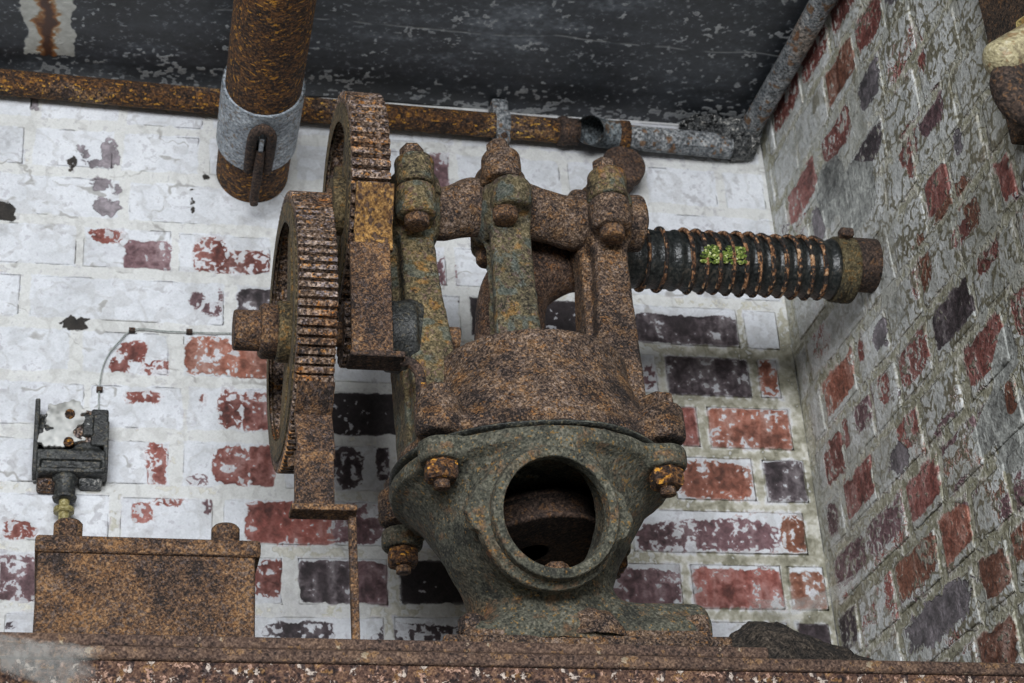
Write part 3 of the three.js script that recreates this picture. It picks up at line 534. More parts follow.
// seen through the port: valve seat, its rim and a nut lying in the bowl
part('valve_seat', [lathe([[0.02, 0], [0.079, 0], [0.082, 0.003], [0.082, 0.006], [0.078, 0.008], [0.079, 0.024], [0.085, 0.026], [0.085, 0.032], [0.02, 0.032]], 'y', 0, 0, 0, 60).rotateZ(0.16).rotateX(-0.1).translate(0, 0.142, -0.02)], M.dark, body);
part('valve_nut', flatNormals(move(hexGeo(0.014, 0.02), 0.012, 0.088, 0.035)), M.brown, body);
part('silt', surface((x, y, z) => len(x / 0.068, (y - 0.07) / 0.024, z / 0.068) * 0.03 - 0.03 + n3(x, y, z, 50) * 0.004, [-0.09, 0.03, -0.09], [0.09, 0.105, 0.09], 0.004), M.dark, body);
// --- gasket between the two castings
{ const g = lathe([[0.11, 0], [0.15, 0], [0.1545, 0.002], [0.1545, 0.004], [0.15, 0.006], [0.11, 0.006]], 'y', 0, 0.2145, 0, 120), p = g.attributes.position; // pressed out unevenly along the joint
  for (let i = 0; i < p.count; i++) { const a = Math.atan2(p.getZ(i), p.getX(i)), r = len(p.getX(i), p.getZ(i)); if (r > 0.14) { const k = 1 + (0.012 + 0.014 * Math.sin(a * 3 + 0.6) + 0.01 * Math.sin(a * 7)) ; p.setX(i, p.getX(i) * k); p.setZ(i, p.getZ(i) * k); } p.setY(i, p.getY(i) + 0.0016 * Math.sin(a * 5 + 1)); }
  g.computeVertexNormals(); part('gasket', g, M.black, pump, () => [1.5, 1.5, 1.35]); }
// --- upper casting: flange with lugs, drum, two standards
const DRUM_X = 0.008, LUG_X = -0.006;
function bonnetField(x, y, z) {
  let d = sdCyl(len(x, z), y - 0.2305, 0.147, 0.0095, 0.005);
  d = smin(d, sdCyl(len(x - DRUM_X, z) - 0.022 * sstep(0.34, 0.24, y), y - 0.286, 0.11, 0.066, 0.008), 0.01);
  for (const [lx, lz] of LUGS) d = smin(d, sdCyl(len(x - lx * 1.06, z - lz * 1.06), y - 0.242, 0.0255, 0.021, 0.007), 0.012);
  return d + bumpy(x, y, z) * 1.4;
}
function standardField(px) {
  const s = px < 0 ? -1 : 1;
  return (x, y, z) => {
    const k = sstep(0.52, 0.24, y);
    let d = sdBox(x - px + s * 0.012 * k, y - 0.39, z + 0.006, 0.02 + 0.009 * k, 0.16, 0.027 + 0.022 * k, 0.006);
    d = smin(d, sdBox(x - px + 0.024 + s * 0.01 * k, y - 0.39, z + 0.024, 0.007, 0.15, 0.02 + 0.02 * k, 0.004), 0.005);
    d = smin(d, sdCyl(len(y - SHAFT, z), x - px, 0.04, 0.026, 0.006), 0.014);
    d = smin(d, sdCyl(len(x - px - LUG_X, z - 0.048), y - 0.538, 0.0235, 0.0195, 0.006), 0.012);
    d = smin(d, sdCyl(len(x - px - LUG_X, z + 0.048), y - 0.54, 0.023, 0.0175, 0.008), 0.012);
    d = Math.max(d, -(len(y - SHAFT, z) - 0.0262));
    d = Math.max(d, y - (SHAFT + 0.0008));                                                                        // split line of the bearing
    return d + bumpy(x, y, z) * 1.3;
  };
}
const bonnetTint = (x, y, z) => { const t = 0; // fresh rust blooms on the brown castings
  const k = 1 + 0.22 * n3(x, y, z, 30), o = sstep(0.15, 0.6, n3(x, y, z, 26) + n3(x, y, z, 70) * 0.5);
  return [mix(mix(1, 0.98, t), 1.3, o * 0.7) * k, mix(mix(1, 1.16, t), 1.08, o * 0.7) * k, mix(mix(1, 0.94, t), 0.7, o * 0.7) * k];
};
const bonnet = part('upper_casting', surface(bonnetField, [-0.175, 0.214, -0.18], [0.175, 0.36, 0.165], 0.0034), M.cast, pump, bonnetTint);
bonnet.userData.label = 'brown drum with lugged flange';
for (const [px, mat, tint] of [[POST_L, M.olive, rustTint(-0.2)], [POST_R, M.cast, bonnetTint]]) part('standard', surface(standardField(px), [px - 0.06, 0.224, -0.085], [px + 0.06, 0.566, 0.085], 0.0032), mat, pump, tint);
// --- bearing caps with vertical bolts through front and back lugs
function capField(px) {
  return (x, y, z) => {
    let d = sdCyl(len(y - SHAFT, z), x - px, 0.041, 0.027, 0.006);
    d = smin(d, sdCyl(len(x - px - LUG_X, z - 0.048), y - 0.578, 0.0228, 0.019, 0.006), 0.012);
    d = smin(d, sdCyl(len(x - px - LUG_X, z + 0.048), y - 0.578, 0.0225, 0.019, 0.006), 0.012);
    d = smin(d, sdBox(x - px, y - 0.592, z, 0.016, 0.016, 0.04, 0.01), 0.015);
    d = Math.max(d, -(len(y - SHAFT, z) - 0.0262)); d = Math.max(d, SHAFT + 0.0022 - y);
    return d + bumpy(x, y, z) * 1.5;
  };
}
function bearingCap(px, mat, tint, dy = 0) {
  const c = part('bearing_cap', move(surface(capField(px), [px - 0.035, 0.556, -0.08], [px + 0.035, 0.625, 0.08], 0.003), 0, dy, 0), mat, pump, tint);
  for (const z of [0.048, -0.048]) {
    part('nut', flatNormals(move(hexGeo(0.014, 0.017, 0.5 + px), px + LUG_X - 0.002, 0.5965 + dy, z)), M.cast, c);
    part('bolt_head', lathe([[0, 0], [0.0125, 0], [0.0145, 0.003], [0.0145, 0.014], [0, 0.014]], 'y', px + LUG_X, 0.507 + dy, z, 16), M.brown, c);
  }
  return c;
}
bearingCap(POST_L, M.olive, rustTint(0)); bearingCap(POST_R, M.olive, rustTint(0.25), -0.002);
// --- crankshaft and connecting rod
part('crankshaft', surface((x, y, z) => {
  let d = sdCyl(len(y - SHAFT, z), x + 0.012, 0.0255, 0.15, 0.004);
  d = smin(d, sdCap(x, y, z, [-0.082, SHAFT - 0.006, 0], [-0.045, SHAFT + 0.012, 0.004], 0.028, 0.031), 0.012);
  d = smin(d, sdCap(x, y, z, [0.016, SHAFT + 0.014, 0.004], [0.07, SHAFT - 0.006, 0], 0.028, 0.029), 0.012);
  d = smin(d, sdCyl(len(y - SHAFT, z), x - 0.15, 0.034, 0.012, 0.005), 0.004);
  d = smin(d, sdCyl(len(y - SHAFT, z), x - 0.082, 0.037, 0.008, 0.004), 0.004);
  return d + n3(x, y, z, 90) * 0.0008 + n3(x, y, z, 40) * 0.001;
}, [-0.18, 0.505, -0.045], [0.19, 0.615, 0.048], 0.0032), M.cast, pump);
const ROD_UP = 0.014;
const rod = part('connecting_rod', surface((x, yy, z) => {
  const y = yy - ROD_UP;
  let d = sdCyl(len(y - SHAFT, z), x - ROD, 0.042, 0.025, 0.007);
  d = smin(d, sdCyl(len(x - ROD - 0.004, z - 0.05), y - 0.54, 0.024, 0.018, 0.008), 0.014);
  d = smin(d, sdCyl(len(x - ROD, z + 0.05), y - 0.54, 0.023, 0.018, 0.008), 0.014);
  const w = 0.0235 + 0.004 * sstep(0.5, 0.3, y);
  let s = sdBox(x - ROD - 0.006, y - 0.42, z - 0.012, w, 0.12, 0.022, 0.006);
  s = smax(s, -sdBox(x - ROD + w - 0.008, y - 0.4, z - 0.006, 0.009, 0.11, 0.012, 0.003), 0.003);              // hollow flank of the rod
  d = smin(d, s, 0.016);
  d = Math.max(d, y > 0.5 ? y - (SHAFT + 0.001) : d);
  d = Math.max(d, -(len(y - SHAFT, z) - 0.0262));
  return d + bumpy(x, y, z) * 1.3;
}, [-0.06, 0.29, -0.085], [0.035, 0.58, 0.09], 0.003), M.olive, pump, (x, y, z) => { const t = sstep(0.36, 0.3, y + 0.03 * n3(x, y, z, 30)), k = 1 + 0.25 * n3(x, y, z, 40); return [mix(0.84, 0.86, t) * k, mix(0.88, 0.72, t) * k, mix(0.96, 0.8, t) * k]; });
bearingCap(ROD - LUG_X - 0.004, M.cast, (x, y, z) => { const o = sstep(0, 0.5, n3(x, y, z, 34)); return [1 + 0.3 * o, 1 + 0.08 * o, 1 - 0.3 * o]; }, ROD_UP);
// --- flange bolts
for (const [lx, lz] of LUGS) {
  const b = part('flange_bolt', flatNormals(mergeGeometries([move(hexGeo(0.0185, 0.02, lx * 9).rotateX(Math.PI), lx * 1.06, 0.1905, lz * 1.06)])), M.pipe, pump);
  part('shank', lathe([[0.0, -0.01], [0.0085, -0.01], [0.0085, 0.01], [0, 0.01]], 'y', lx * 1.06, 0.173, lz * 1.06, 12), M.brown, b);
  part('nut', flatNormals(move(hexGeo(0.0185, 0.014, lz * 7), lx * 1.06, 0.2635, lz * 1.06)), M.cast, b);
}
// --- foot plates and studs on the beam
for (const g of [box(-0.122, 0.178, 0, 0.013, -0.1, 0.086, 0.004), box(-0.1, 0.16, 0.012, 0.0215, -0.088, 0.08, 0.004)]) part('base_plate', g, M.cast, pump);
for (const [x, z] of [[-0.088, 0.062], [0.148, 0.066], [-0.088, -0.07], [0.148, -0.07]]) part('stud', flatNormals(move(hexGeo(0.014, 0.018, x * 20), x, 0.0215, z)), M.cast, pump);
part('rust_lump', surface((x, y, z) => len(x / 0.034, y / 0.034, z / 0.02) * 0.024 - 0.024 + n3(x, y, z, 70) * 0.003, [-0.05, 0, -0.04], [0.05, 0.05, 0.04], 0.003).translate(0.035, 0.012, 0.072), M.cast, pump);
// --- delivery pipe: rises behind the drum and bends to the hose
part('delivery_pipe', tube([[0.01, 0.24, -0.09], [0.01, 0.36, -0.09], [0.012, 0.44, -0.088], [0.026, 0.51, -0.084], [0.075, 0.548, -0.08], [0.115, 0.557, -0.08], [0.15, 0.557, -0.08]], 0.042, 70, 28), M.cast, pump, (x, y, z) => { const k = 0.82 + 0.15 * n3(x, y, z, 20); return [k, k * 0.9, k * 0.86]; });

// --- gears: rim with teeth, hub, spokes; axis along x
function toothedRim(R, n, depth, inner, x0, x1) {
  const s = new THREE.Shape(), st = (Math.PI * 2) / n;
  for (let i = 0; i < n; i++) {
    const a = i * st; const pts = [[R - depth, 0], [R - depth, 0.34], [R, 0.46], [R, 0.86]];
    pts.forEach(([r, f], k) => { const t = a + f * st, x = Math.cos(t) * r, y = Math.sin(t) * r; i === 0 && k === 0 ? s.moveTo(x, y) : s.lineTo(x, y); });
  }
  const h = new THREE.Path(); h.absarc(0, 0, inner, 0, Math.PI * 2, true); s.holes.push(h);
  return new THREE.ExtrudeGeometry(s, { depth: x1 - x0, bevelEnabled: true, bevelSize: 0.0009, bevelThickness: 0.0012, bevelSegments: 1, curveSegments: 60 }).rotateY(Math.PI / 2).translate(x0, 0, 0);
}
function spoke(x0, x1, r0, r1, w0, w1, ang) {
  const s = new THREE.Shape([[r0, -w0], [r1, -w1], [r1, w1], [r0, w0]].map(p => new THREE.Vector2(...p)));
  return new THREE.ExtrudeGeometry(s, { depth: x1 - x0 - 0.004, bevelEnabled: true, bevelSize: 0.002, bevelThickness: 0.002, bevelSegments: 1 }).rotateZ(ang).rotateY(Math.PI / 2).translate(x0 + 0.002, 0, 0);
}
function gearWheel(label, x0, x1, cy, cz, R, n, depth, spokes, turn) {
  const rim = part('gear', move(toothedRim(R, n, depth, R - 0.027, x0, x1), 0, cy, cz), M.gear, pump, (x, y, z) => { // orange bloom of fresh rust in places
    const o = sstep(0.1, 0.6, n3(x, y, z, 30) + 0.5 * n3(x, y, z, 110)), k = 1 + 0.2 * n3(x, y, z, 26);
    return [(1 + 0.25 * o) * k, (1 - 0.1 * o) * k, (1 - 0.5 * o) * k];
  });
  rim.userData.label = label;
  part('rim_flange', move(lathe([[R - 0.034, 0], [R - 0.012, 0], [R - 0.012, 0.004], [R - 0.034, 0.004]], 'x', x0 - 0.003, 0, 0, 90), 0, cy, cz), M.gearDull, rim);
  part('hub', move(lathe([[0, 0], [0.032, 0], [0.034, 0.003], [0.034, x1 - x0 + 0.012], [0.03, x1 - x0 + 0.015], [0, x1 - x0 + 0.015]], 'x', x0 - 0.008, 0, 0, 32), 0, cy, cz), M.gearDull, rim);
  for (let k = 0; k < spokes; k++) part('spoke', move(spoke(x0 + 0.006, x1 - 0.012, 0.028, R - 0.024, 0.018, 0.013, turn + k * Math.PI * 2 / spokes), 0, cy, cz), M.gearDull, rim);
  return rim;
}
const G1 = { x0: -0.758 - PX, x1: -0.72 - PX, y: 0.185 - BEAM_Y, z: 0.37 - PZ, R: 0.154 }, G2 = { x0: -0.693 - PX, x1: -0.653 - PX, y: SHAFT, z: 0, R: 0.131 };
gearWheel('large front gear on the hand-crank shaft', G1.x0, G1.x1, G1.y, G1.z, G1.R, 98, 0.0062, 5, 0.5);
gearWheel('rear gear on the crankshaft', G2.x0, G2.x1, G2.y, G2.z, G2.R, 58, 0.0075, 5, 0.9);
// shafts that carry them
part('drive_shaft', lathe([[0, 0], [0.021, 0], [0.0225, 0.002], [0.0225, 0.036], [0.02, 0.039], [0.014, 0.04], [0.014, 0.25], [0, 0.25]], 'x', -0.812 - PX, G1.y, G1.z, 28), M.brown, pump);
part('hub_collar', lathe([[0.014, 0], [0.028, 0], [0.0305, 0.003], [0.0305, 0.02], [0.014, 0.02]], 'x', G1.x0 - 0.026, G1.y, G1.z, 28), M.brown, pump);
part('gear_axle', lathe([[0, 0], [0.02, 0], [0.02, 0.11], [0, 0.11]], 'x', G2.x0 - 0.012, G2.y, G2.z, 24), M.brown, pump);
part('pinion', move(toothedRim(0.036, 15, 0.007, 0.012, G2.x0, G2.x1 - 0.002), 0, G1.y, G1.z), M.gear, pump);
part('bearing_boss', surface((x, y, z) => {
  let d = sdCyl(len(y - G1.y, z - G1.z), x - (-0.63 - PX), 0.04, 0.016, 0.005);
  d = smin(d, sdBox(x - (-0.612 - PX), y - G1.y, z - 0.0, 0.012, 0.036, 0.03, 0.008), 0.015);
  return d + bumpy(x, y, z);
}, [-0.165, G1.y - 0.05, -0.05], [-0.095, G1.y + 0.05, 0.07], 0.003), M.black, pump);
// --- guards: bent sheet over the lower front of each gear
function sheet(path, x0, x1, th) { // path of [y, z]; thickness towards +z
  const s = new THREE.Shape(); path.forEach(([y, z], i) => i ? s.lineTo(z + th, y) : s.moveTo(z + th, y)); path.slice().reverse().forEach(([y, z]) => s.lineTo(z, y));
  return new THREE.ExtrudeGeometry(s, { depth: x1 - x0, bevelEnabled: true, bevelSize: 0.0008, bevelThickness: 0.0008, bevelSegments: 1 }).rotateY(-Math.PI / 2).translate(x1, 0, 0);
}
const arc = (c, R, a0, a1, n) => [...Array(n + 1)].map((_, i) => { const a = mix(a0, a1, i / n) * Math.PI / 180; return [c.y + R * Math.cos(a), c.z + R * Math.sin(a)]; });
{
  const up = arc(G1, G1.R + 0.003, 138, 152, 4), lo = [[0.118, 0.096], [0.085, 0.096], [0.05, 0.093], [0.137, 0.091]];
  const g = part('gear_guard', [sheet([...up, [0.206, 0.1], [0.19, 0.1]], G1.x0 + 0.002, G1.x1 + 0.001, 0.005), sheet([[0.195, 0.1025], [0.16, 0.1015], [0.137, 0.1]], G1.x0 - 0.001, G1.x1 - 0.001, 0.006)], M.brown, pump);
  part('bracket', [box(G1.x0 - 0.006, -0.208, 0.131, 0.138, 0.085, 0.112, 0.002), box(-0.215, -0.207, 0.0005, 0.137, 0.087, 0.097, 0.002)], M.brown, g);
  part('rivet', lathe([[0, 0], [0.005, 0], [0.005, 0.006], [0, 0.008]], 'x', G1.x0 - 0.008, 0.185, 0.103, 10), M.brown, g);
  const g2 = part('gear_guard', sheet([...arc(G2, G2.R + 0.003, 112, 132, 5), [0.44, 0.1]], G2.x0 + 0.003, G2.x1 + 0.003, 0.005), M.ochre, pump);
  part('guard_foot', sheet([[0.445, 0.1015], [0.4, 0.101], [0.352, 0.098], [0.318, 0.094]], G2.x0 - 0.003, G2.x1 - 0.001, 0.006), M.brown, g2);
  part('bracket', [box(G2.x0 - 0.006, G2.x1 + 0.012, 0.31, 0.317, 0.07, 0.105, 0.002), tube([[G2.x1 + 0.008, 0.3135, 0.088], [G2.x1 + 0.02, 0.313, 0.086], [G2.x1 + 0.029, 0.304, 0.084], [G2.x1 + 0.031, 0.27, 0.08], [G2.x1 + 0.031, 0.245, 0.078]], 0.006, 24, 8)], M.dark, g2);
  for (const [y, z] of [[0.285, 0.083], [0.262, 0.081]]) part('rivet', lathe([[0, 0], [0.007, 0], [0.007, 0.006], [0, 0.008]], 'x', G2.x1 + 0.03, y, z, 10), M.pipe, g2);
}
console.log('pump');

// ---------------------------------------------------------------- beam and what stands on it
const beam = thing('steel_beam', 'rusty steel beam with flaking pale paint running across the bottom under the pump', 'beam', [-0.49, BEAM_Y - 0.0125, 0.452]);
part('top_flange', box(-1.2, 0.52, -0.014, 0, -0.29, 0.01, 0.004), M.lip, beam);
part('web', box(-1.2, 0.52, -0.16, -0.012, -0.02, 0.005, 0.003), M.beam, beam);
part('bottom_flange', box(-1.2, 0.52, -0.176, -0.158, -0.29, 0.01, 0.004), M.lip, beam);
part('bed_plate', box(-1.2, 0.21, 0, 0.0122, -0.27, 0.007, 0.003), M.lip, beam);
beam.rotation.z = -0.0125; // dips a little to the right
{
  const b = thing('rusty_box', 'rectangular rusty iron box with bolted lid on the beam left of the pump', 'box', [-0.9, BEAM_Y + 0.0052, 0.31]);
  b.rotation.z = -0.0095;
  part('body', box(-0.107, 0.107, 0, 0.107, -0.09, 0.09, 0.004), M.brown, b);
  part('lid', box(-0.11, 0.112, 0.103, 0.121, -0.095, 0.095, 0.004), M.brown, b);
  for (const x of [-0.079, 0.078]) { const k = part('bolt', lathe([[0, 0], [0.0135, 0], [0.014, 0.003], [0.0125, 0.005], [0.0145, 0.008], [0.0145, 0.019], [0.012, 0.022], [0, 0.022]], 'y', x, 0.1225, 0.07, 18), M.brown, b); part('washer', lathe([[0, 0], [0.0165, 0], [0.0165, 0.004], [0, 0.004]], 'y', x, 0.1195, 0.07, 20), M.brown, k); }
}
solo('dirt_heap', surface((x, y, z) => { const t = clamp(x / 0.15), r = mix(0.08, 0.03, t); return (len((x - clamp(x, 0.04, 0.13)), y - 0.0, z) - r) * 0.8 + n3(x, y, z, 45) * 0.005 + n3(x, y, z, 110) * 0.0025; }, [-0.05, 0.0, -0.1], [0.2, 0.1, 0.1], 0.004), M.dirt, 'low dark heap of crumbly dirt on the beam right of the pump foot', 'dirt heap', [-0.262, BEAM_Y - 0.012, 0.345]);
// ---------------------------------------------------------------- hose into the right wall
{
  const h = thing('ribbed_hose', 'black ribbed suction hose wound with rusty wire running into the right brick wall', 'hose', [-0.338, 0.359, 0.28]);
  const L = 0.305, prof = [[0, 0]]; for (let i = 0; i <= 120; i++) { const x = L * i / 120, k = x < 0.07 ? 0.0006 : 0.0018; prof.push([0.0368 + k * Math.sin(x / 0.0172 * Math.PI * 2), x]); } prof.push([0, L]);
  part('rubber_tube', lathe(prof, 'x', 0, 0, 0, 48), M.hose, h);
  const hel = []; const turns = 11; for (let i = 0; i <= turns * 20; i++) { const a = i / 20 * Math.PI * 2, x = 0.083 + 0.0172 * i / 20, q = 0.0382 + 0.0008 * Math.sin(i * 0.7); hel.push([x, Math.cos(a) * q, Math.sin(a) * q]); }
  part('wire_coil', tube(hel, 0.0031, turns * 30, 7), M.coil, h);
  for (const x of [0.03, 0.052]) part('clamp_ring', lathe([[0.0355, 0], [0.041, 0], [0.0415, 0.002], [0.041, 0.004], [0.0355, 0.004]], 'x', x, 0, 0, 40), M.coil, h);
  const c = part('end_clamp', lathe([[0.036, 0], [0.0415, 0.001], [0.042, 0.009], [0.04, 0.011], [0.04, 0.014], [0.043, 0.016], [0.0425, 0.024], [0.036, 0.025]], 'x', L - 0.022, 0, 0, 44), M.gearDull, h, () => [0.68, 0.74, 0.78]);
  part('screw', [box(L - 0.02, L - 0.002, 0.026, 0.038, 0.028, 0.042, 0.003)], M.dark, c);
  part('iron_stub', lathe([[0, 0], [0.034, 0], [0.0345, 0.002], [0.0345, 0.04], [0, 0.04]], 'x', L, 0.006, 0.004, 36), M.dark, h);
  const r = rng(5), ms = []; for (let i = 0; i < 120; i++) { const a = 1.85 + (r() - 0.5) * 0.55, x = 0.1 + r() * 0.055, s = 0.0008 + r() * 0.0017; ms.push(new THREE.IcosahedronGeometry(s, 1).scale(2.2, 1.2, 0.5).rotateX(a - 1.57).translate(x, Math.cos(a) * 0.0398, Math.sin(a) * 0.0398)); }
  const mo = part('moss', ms, M.moss, h); mo.userData.kind = 'stuff'; mo.userData.label = 'green moss patch';
}
// ---------------------------------------------------------------- overhead pipes
{
  const p = thing('overhead_pipe', 'thick flaking rusty pipe under the ceiling with a galvanised band, running into the back wall', 'pipe', [-0.7535, 0.634, 0]);
  p.rotation.y = -0.026;
  part('pipe_wall', lathe([[0, -0.05], [0.049, -0.05], [0.049, 1.6], [0, 1.6]], 'z', 0, 0, 0, 56), M.pipe, p);
  const b = part('band', [lathe([[0.049, 0.083], [0.0535, 0.083], [0.0535, 0.208], [0.049, 0.208]], 'z', 0, 0, 0, 56)], M.galv, p);
  // rusted staple and hanging pin on the underside of the band
  part('staple', [tube([[-0.012, -0.058, 0.095], [-0.0125, -0.061, 0.16], [-0.010, -0.062, 0.186], [0, -0.062, 0.197], [0.010, -0.062, 0.186], [0.0125, -0.061, 0.16], [0.012, -0.058, 0.095]], 0.0068, 60, 10)], M.dark, b);
  part('pin', [tube([[0, -0.061, 0.15], [0.0, -0.066, 0.11], [-0.001, -0.07, 0.06], [-0.001, -0.071, 0.04]], 0.0062, 24, 10), lathe([[0, 0], [0.0055, 0], [0.0055, 0.004], [0, 0.004]], 'y', -0.001, -0.079, 0.044, 12)], M.dark, b);
  part('wedge', box(-0.003, 0.003, -0.066, -0.058, 0.145, 0.178, 0.001), M.galv, b);
}
{
  const c = thing('ceiling_conduit', 'thin rust-crusted conduit running along the top of the back wall', 'conduit', [-0.75, 0.73, 0.024]);
  const pts = [[-0.8, 0.0195, 0], [-0.345, 0.009, 0], [0, 0.0005, 0], [0.345, -0.007, 0.002], [0.46, -0.0095, 0.003]];
  part('tube', tube(pts, 0.0178, 90, 18), M.pipe, c, (x, y, z) => { const t = sstep(0.12, 0.4, n3(x, y, z, 10) + n3(x, y, z, 50) * 0.6 + 0.02); return [mix(0.75, 1.5, t), mix(0.75, 1.9, t), mix(0.75, 2.7, t)]; });
  const s = part('saddle', [lathe([[0.018, -0.01], [0.022, -0.01], [0.022, 0.01], [0.018, 0.01]], 'x', 0.347, -0.007, 0.002, 30), box(0.337, 0.357, -0.04, -0.02, -0.012, 0.016, 0.004), box(0.335, 0.359, 0.008, 0.036, -0.02, 0.01, 0.004)], M.scaly, c);
  part('screw', lathe([[0, 0], [0.005, 0], [0.004, 0.003], [0, 0.004]], 'z', 0.347, -0.033, 0.016, 10), M.brown, s);
  const t = part('tee', [lathe([[0, 0], [0.0195, 0], [0.0215, 0.004], [0.0215, 0.012], [0.0195, 0.014], [0.0195, 0.03], [0, 0.03]], 'x', 0.43, -0.009, 0.003, 30)], M.dark, c);
  part('open_elbow', tube([[0.47, -0.022, 0.028], [0.478, -0.014, 0.016], [0.49, -0.011, 0.008], [0.52, -0.011, 0.004]], 0.021, 30, 24), M.scaly, t, () => [0.55, 0.6, 0.62]);
  part('rust_collar', lathe([[0, 0], [0.021, 0], [0.0225, 0.004], [0.0225, 0.016], [0, 0.018]], 'x', 0.518, -0.011, 0.004, 26), M.pipe, t);
  part('grey_tube', tube([[0.53, -0.012, 0.003], [0.6, -0.013, 0.002], [0.69, -0.014, 0.0]], 0.0185, 30, 16), M.scaly, c);
}
{
  const c = thing('corner_conduit', 'grey scaly conduit in the corner between ceiling and right brick wall', 'conduit', [-0.028, 0.744, 0]);
  part('tube', tube([[0, 0, 0.02], [0.002, 0.001, 0.2], [-0.002, 0, 0.5], [0, 0, 1.4]], 0.0165, 80, 16), M.scaly, c, (x, y, z) => { const t = sstep(0.2, 0.5, n3(x, y, z, 16)); return [1 + 0.1 * t, 1 - 0.1 * t, 1 - 0.25 * t]; });
  part('end_ring', lathe([[0.0165, 0], [0.0205, 0.001], [0.0205, 0.009], [0.0165, 0.01]], 'z', 0, 0, 0.022, 26), M.scaly, c);
}
solo('tar_clump', surface((x, y, z) => Math.min(len(x / 0.05, y / 0.03, z / 0.03) * 0.03 - 0.028, len((x + 0.03) / 0.05, (y - 0.014) / 0.016, z / 0.03) * 0.016 - 0.014, len((x - 0.012) / 0.03, (y + 0.016) / 0.02, z / 0.03) * 0.02 - 0.018) + n3(x, y, z, 90) * 0.004 + n3(x, y, z, 180) * 0.0025, [-0.09, -0.045, -0.035], [0.06, 0.04, 0.045], 0.0028), M.tar, 'knobbly black and white tar clump where ceiling and both brick walls meet', 'tar clump', [-0.055, 0.735, 0.02]);
{
  const s = thing('pipe_stub', 'short dark rusty capped pipe end sticking out of the back wall under the conduit', 'pipe end', [-0.232, 0.658, 0]);
  part('pipe_end', lathe([[0, -0.02], [0.027, -0.02], [0.027, 0.03], [0, 0.03]], 'z', 0, 0, 0, 30), M.dark, s);
  part('cap', lathe([[0.02, 0.028], [0.031, 0.028], [0.032, 0.031], [0.032, 0.044], [0.029, 0.047], [0, 0.047]], 'z', 0, 0, 0, 30), M.dark, s);
}
// ---------------------------------------------------------------- broken switch box, wire and brass tube on the back wall
{
  const s = thing('switch_box', 'broken black electric switch box with whitewash smears on the back wall', 'switch box', [-0.978, 0.16, 0]);
  part('back_plate', box(-0.045, 0.043, 0.0, 0.092, 0, 0.008, 0.002), M.tar, s);
  part('side_wall', box(-0.046, -0.04, 0.002, 0.1, 0.004, 0.036, 0.002), M.black, s);
  part('side_wall', box(0.038, 0.044, 0.002, 0.072, 0.004, 0.036, 0.002), M.black, s);
  part('lower_housing', surface((x, y, z) => { let d = sdBox(x, y - 0.016, z - 0.02, 0.042, 0.016, 0.018, 0.004); d = smin(d, sdCyl(len(x - 0.018, y - 0.026), z - 0.018, 0.02, 0.014, 0.004), 0.006); d = smax(d, -sdBox(x, y - 0.012, z - 0.04, 0.036, 0.005, 0.006, 0.001), 0.002); return d + n3(x, y, z, 120) * 0.0008; }, [-0.05, -0.004, -0.002], [0.05, 0.055, 0.044], 0.002), M.black, s);
  part('terminal_block', [lathe([[0, 0], [0.019, 0], [0.02, 0.002], [0.02, 0.02], [0.012, 0.024], [0, 0.024]], 'z', -0.025, 0.062, 0.006, 24), box(-0.044, -0.02, 0.052, 0.062, 0.01, 0.032, 0.002)], M.black, s);
  part('contact_drum', [lathe([[0, 0], [0.024, 0], [0.025, 0.003], [0.025, 0.022], [0.018, 0.026], [0, 0.026]], 'z', 0.016, 0.064, 0.006, 28)], M.gear, s);
  part('contact_arm', [box(0.012, 0.026, 0.05, 0.08, 0.02, 0.038, 0.003), box(0.022, 0.043, 0.038, 0.088, 0.008, 0.036, 0.003)], M.black, s);
  part('lime_smear', surface((x, y, z) => { const m = Math.min(len((x + 0.008) / 0.022, (y - 0.076) / 0.024), len((x + 0.018) / 0.024, (y - 0.046) / 0.013)) * 0.016 - 0.016 + n3(x, y, 0, 60) * 0.008 + n3(x, y, 3, 150) * 0.006; return Math.max(m * 0.7, Math.abs(z - 0.033 - n3(x, y, 1, 40) * 0.005) - 0.004); }, [-0.05, 0.02, 0.015], [0.035, 0.106, 0.05], 0.0018), plain, s);
  for (const y of [0.04, 0.078]) part('screw', lathe([[0, 0], [0.0065, 0], [0.006, 0.004], [0, 0.005]], 'z', -0.004, y, 0.037, 12), M.pipe, s);
  part('cable_gland', [lathe([[0, -0.03], [0.0135, -0.03], [0.015, -0.026], [0.0125, -0.024], [0.0125, -0.006], [0.016, -0.004], [0.016, 0.002], [0, 0.002]], 'y', -0.006, 0, 0.02, 24)], M.black, s);
  part('cracked_lip', box(-0.04, -0.018, -0.014, 0.002, 0.0, 0.02, 0.004), M.gear, s);
  part('cracked_lip', box(0.01, 0.038, -0.008, 0.002, 0.0, 0.022, 0.004), M.tar, s);
}
solo('brass_tube', [lathe([[0, 0], [0.0065, 0], [0.0065, 0.25], [0, 0.25]], 'y', 0, 0, 0, 18), lathe([[0.006, 0.232], [0.0125, 0.232], [0.0125, 0.238], [0.006, 0.238]], 'y', 0, 0, 0, 18)], M.brass, 'dull brass tube rising behind the rusty box to the switch box gland', 'tube', [-0.984, -0.118, 0.02]);
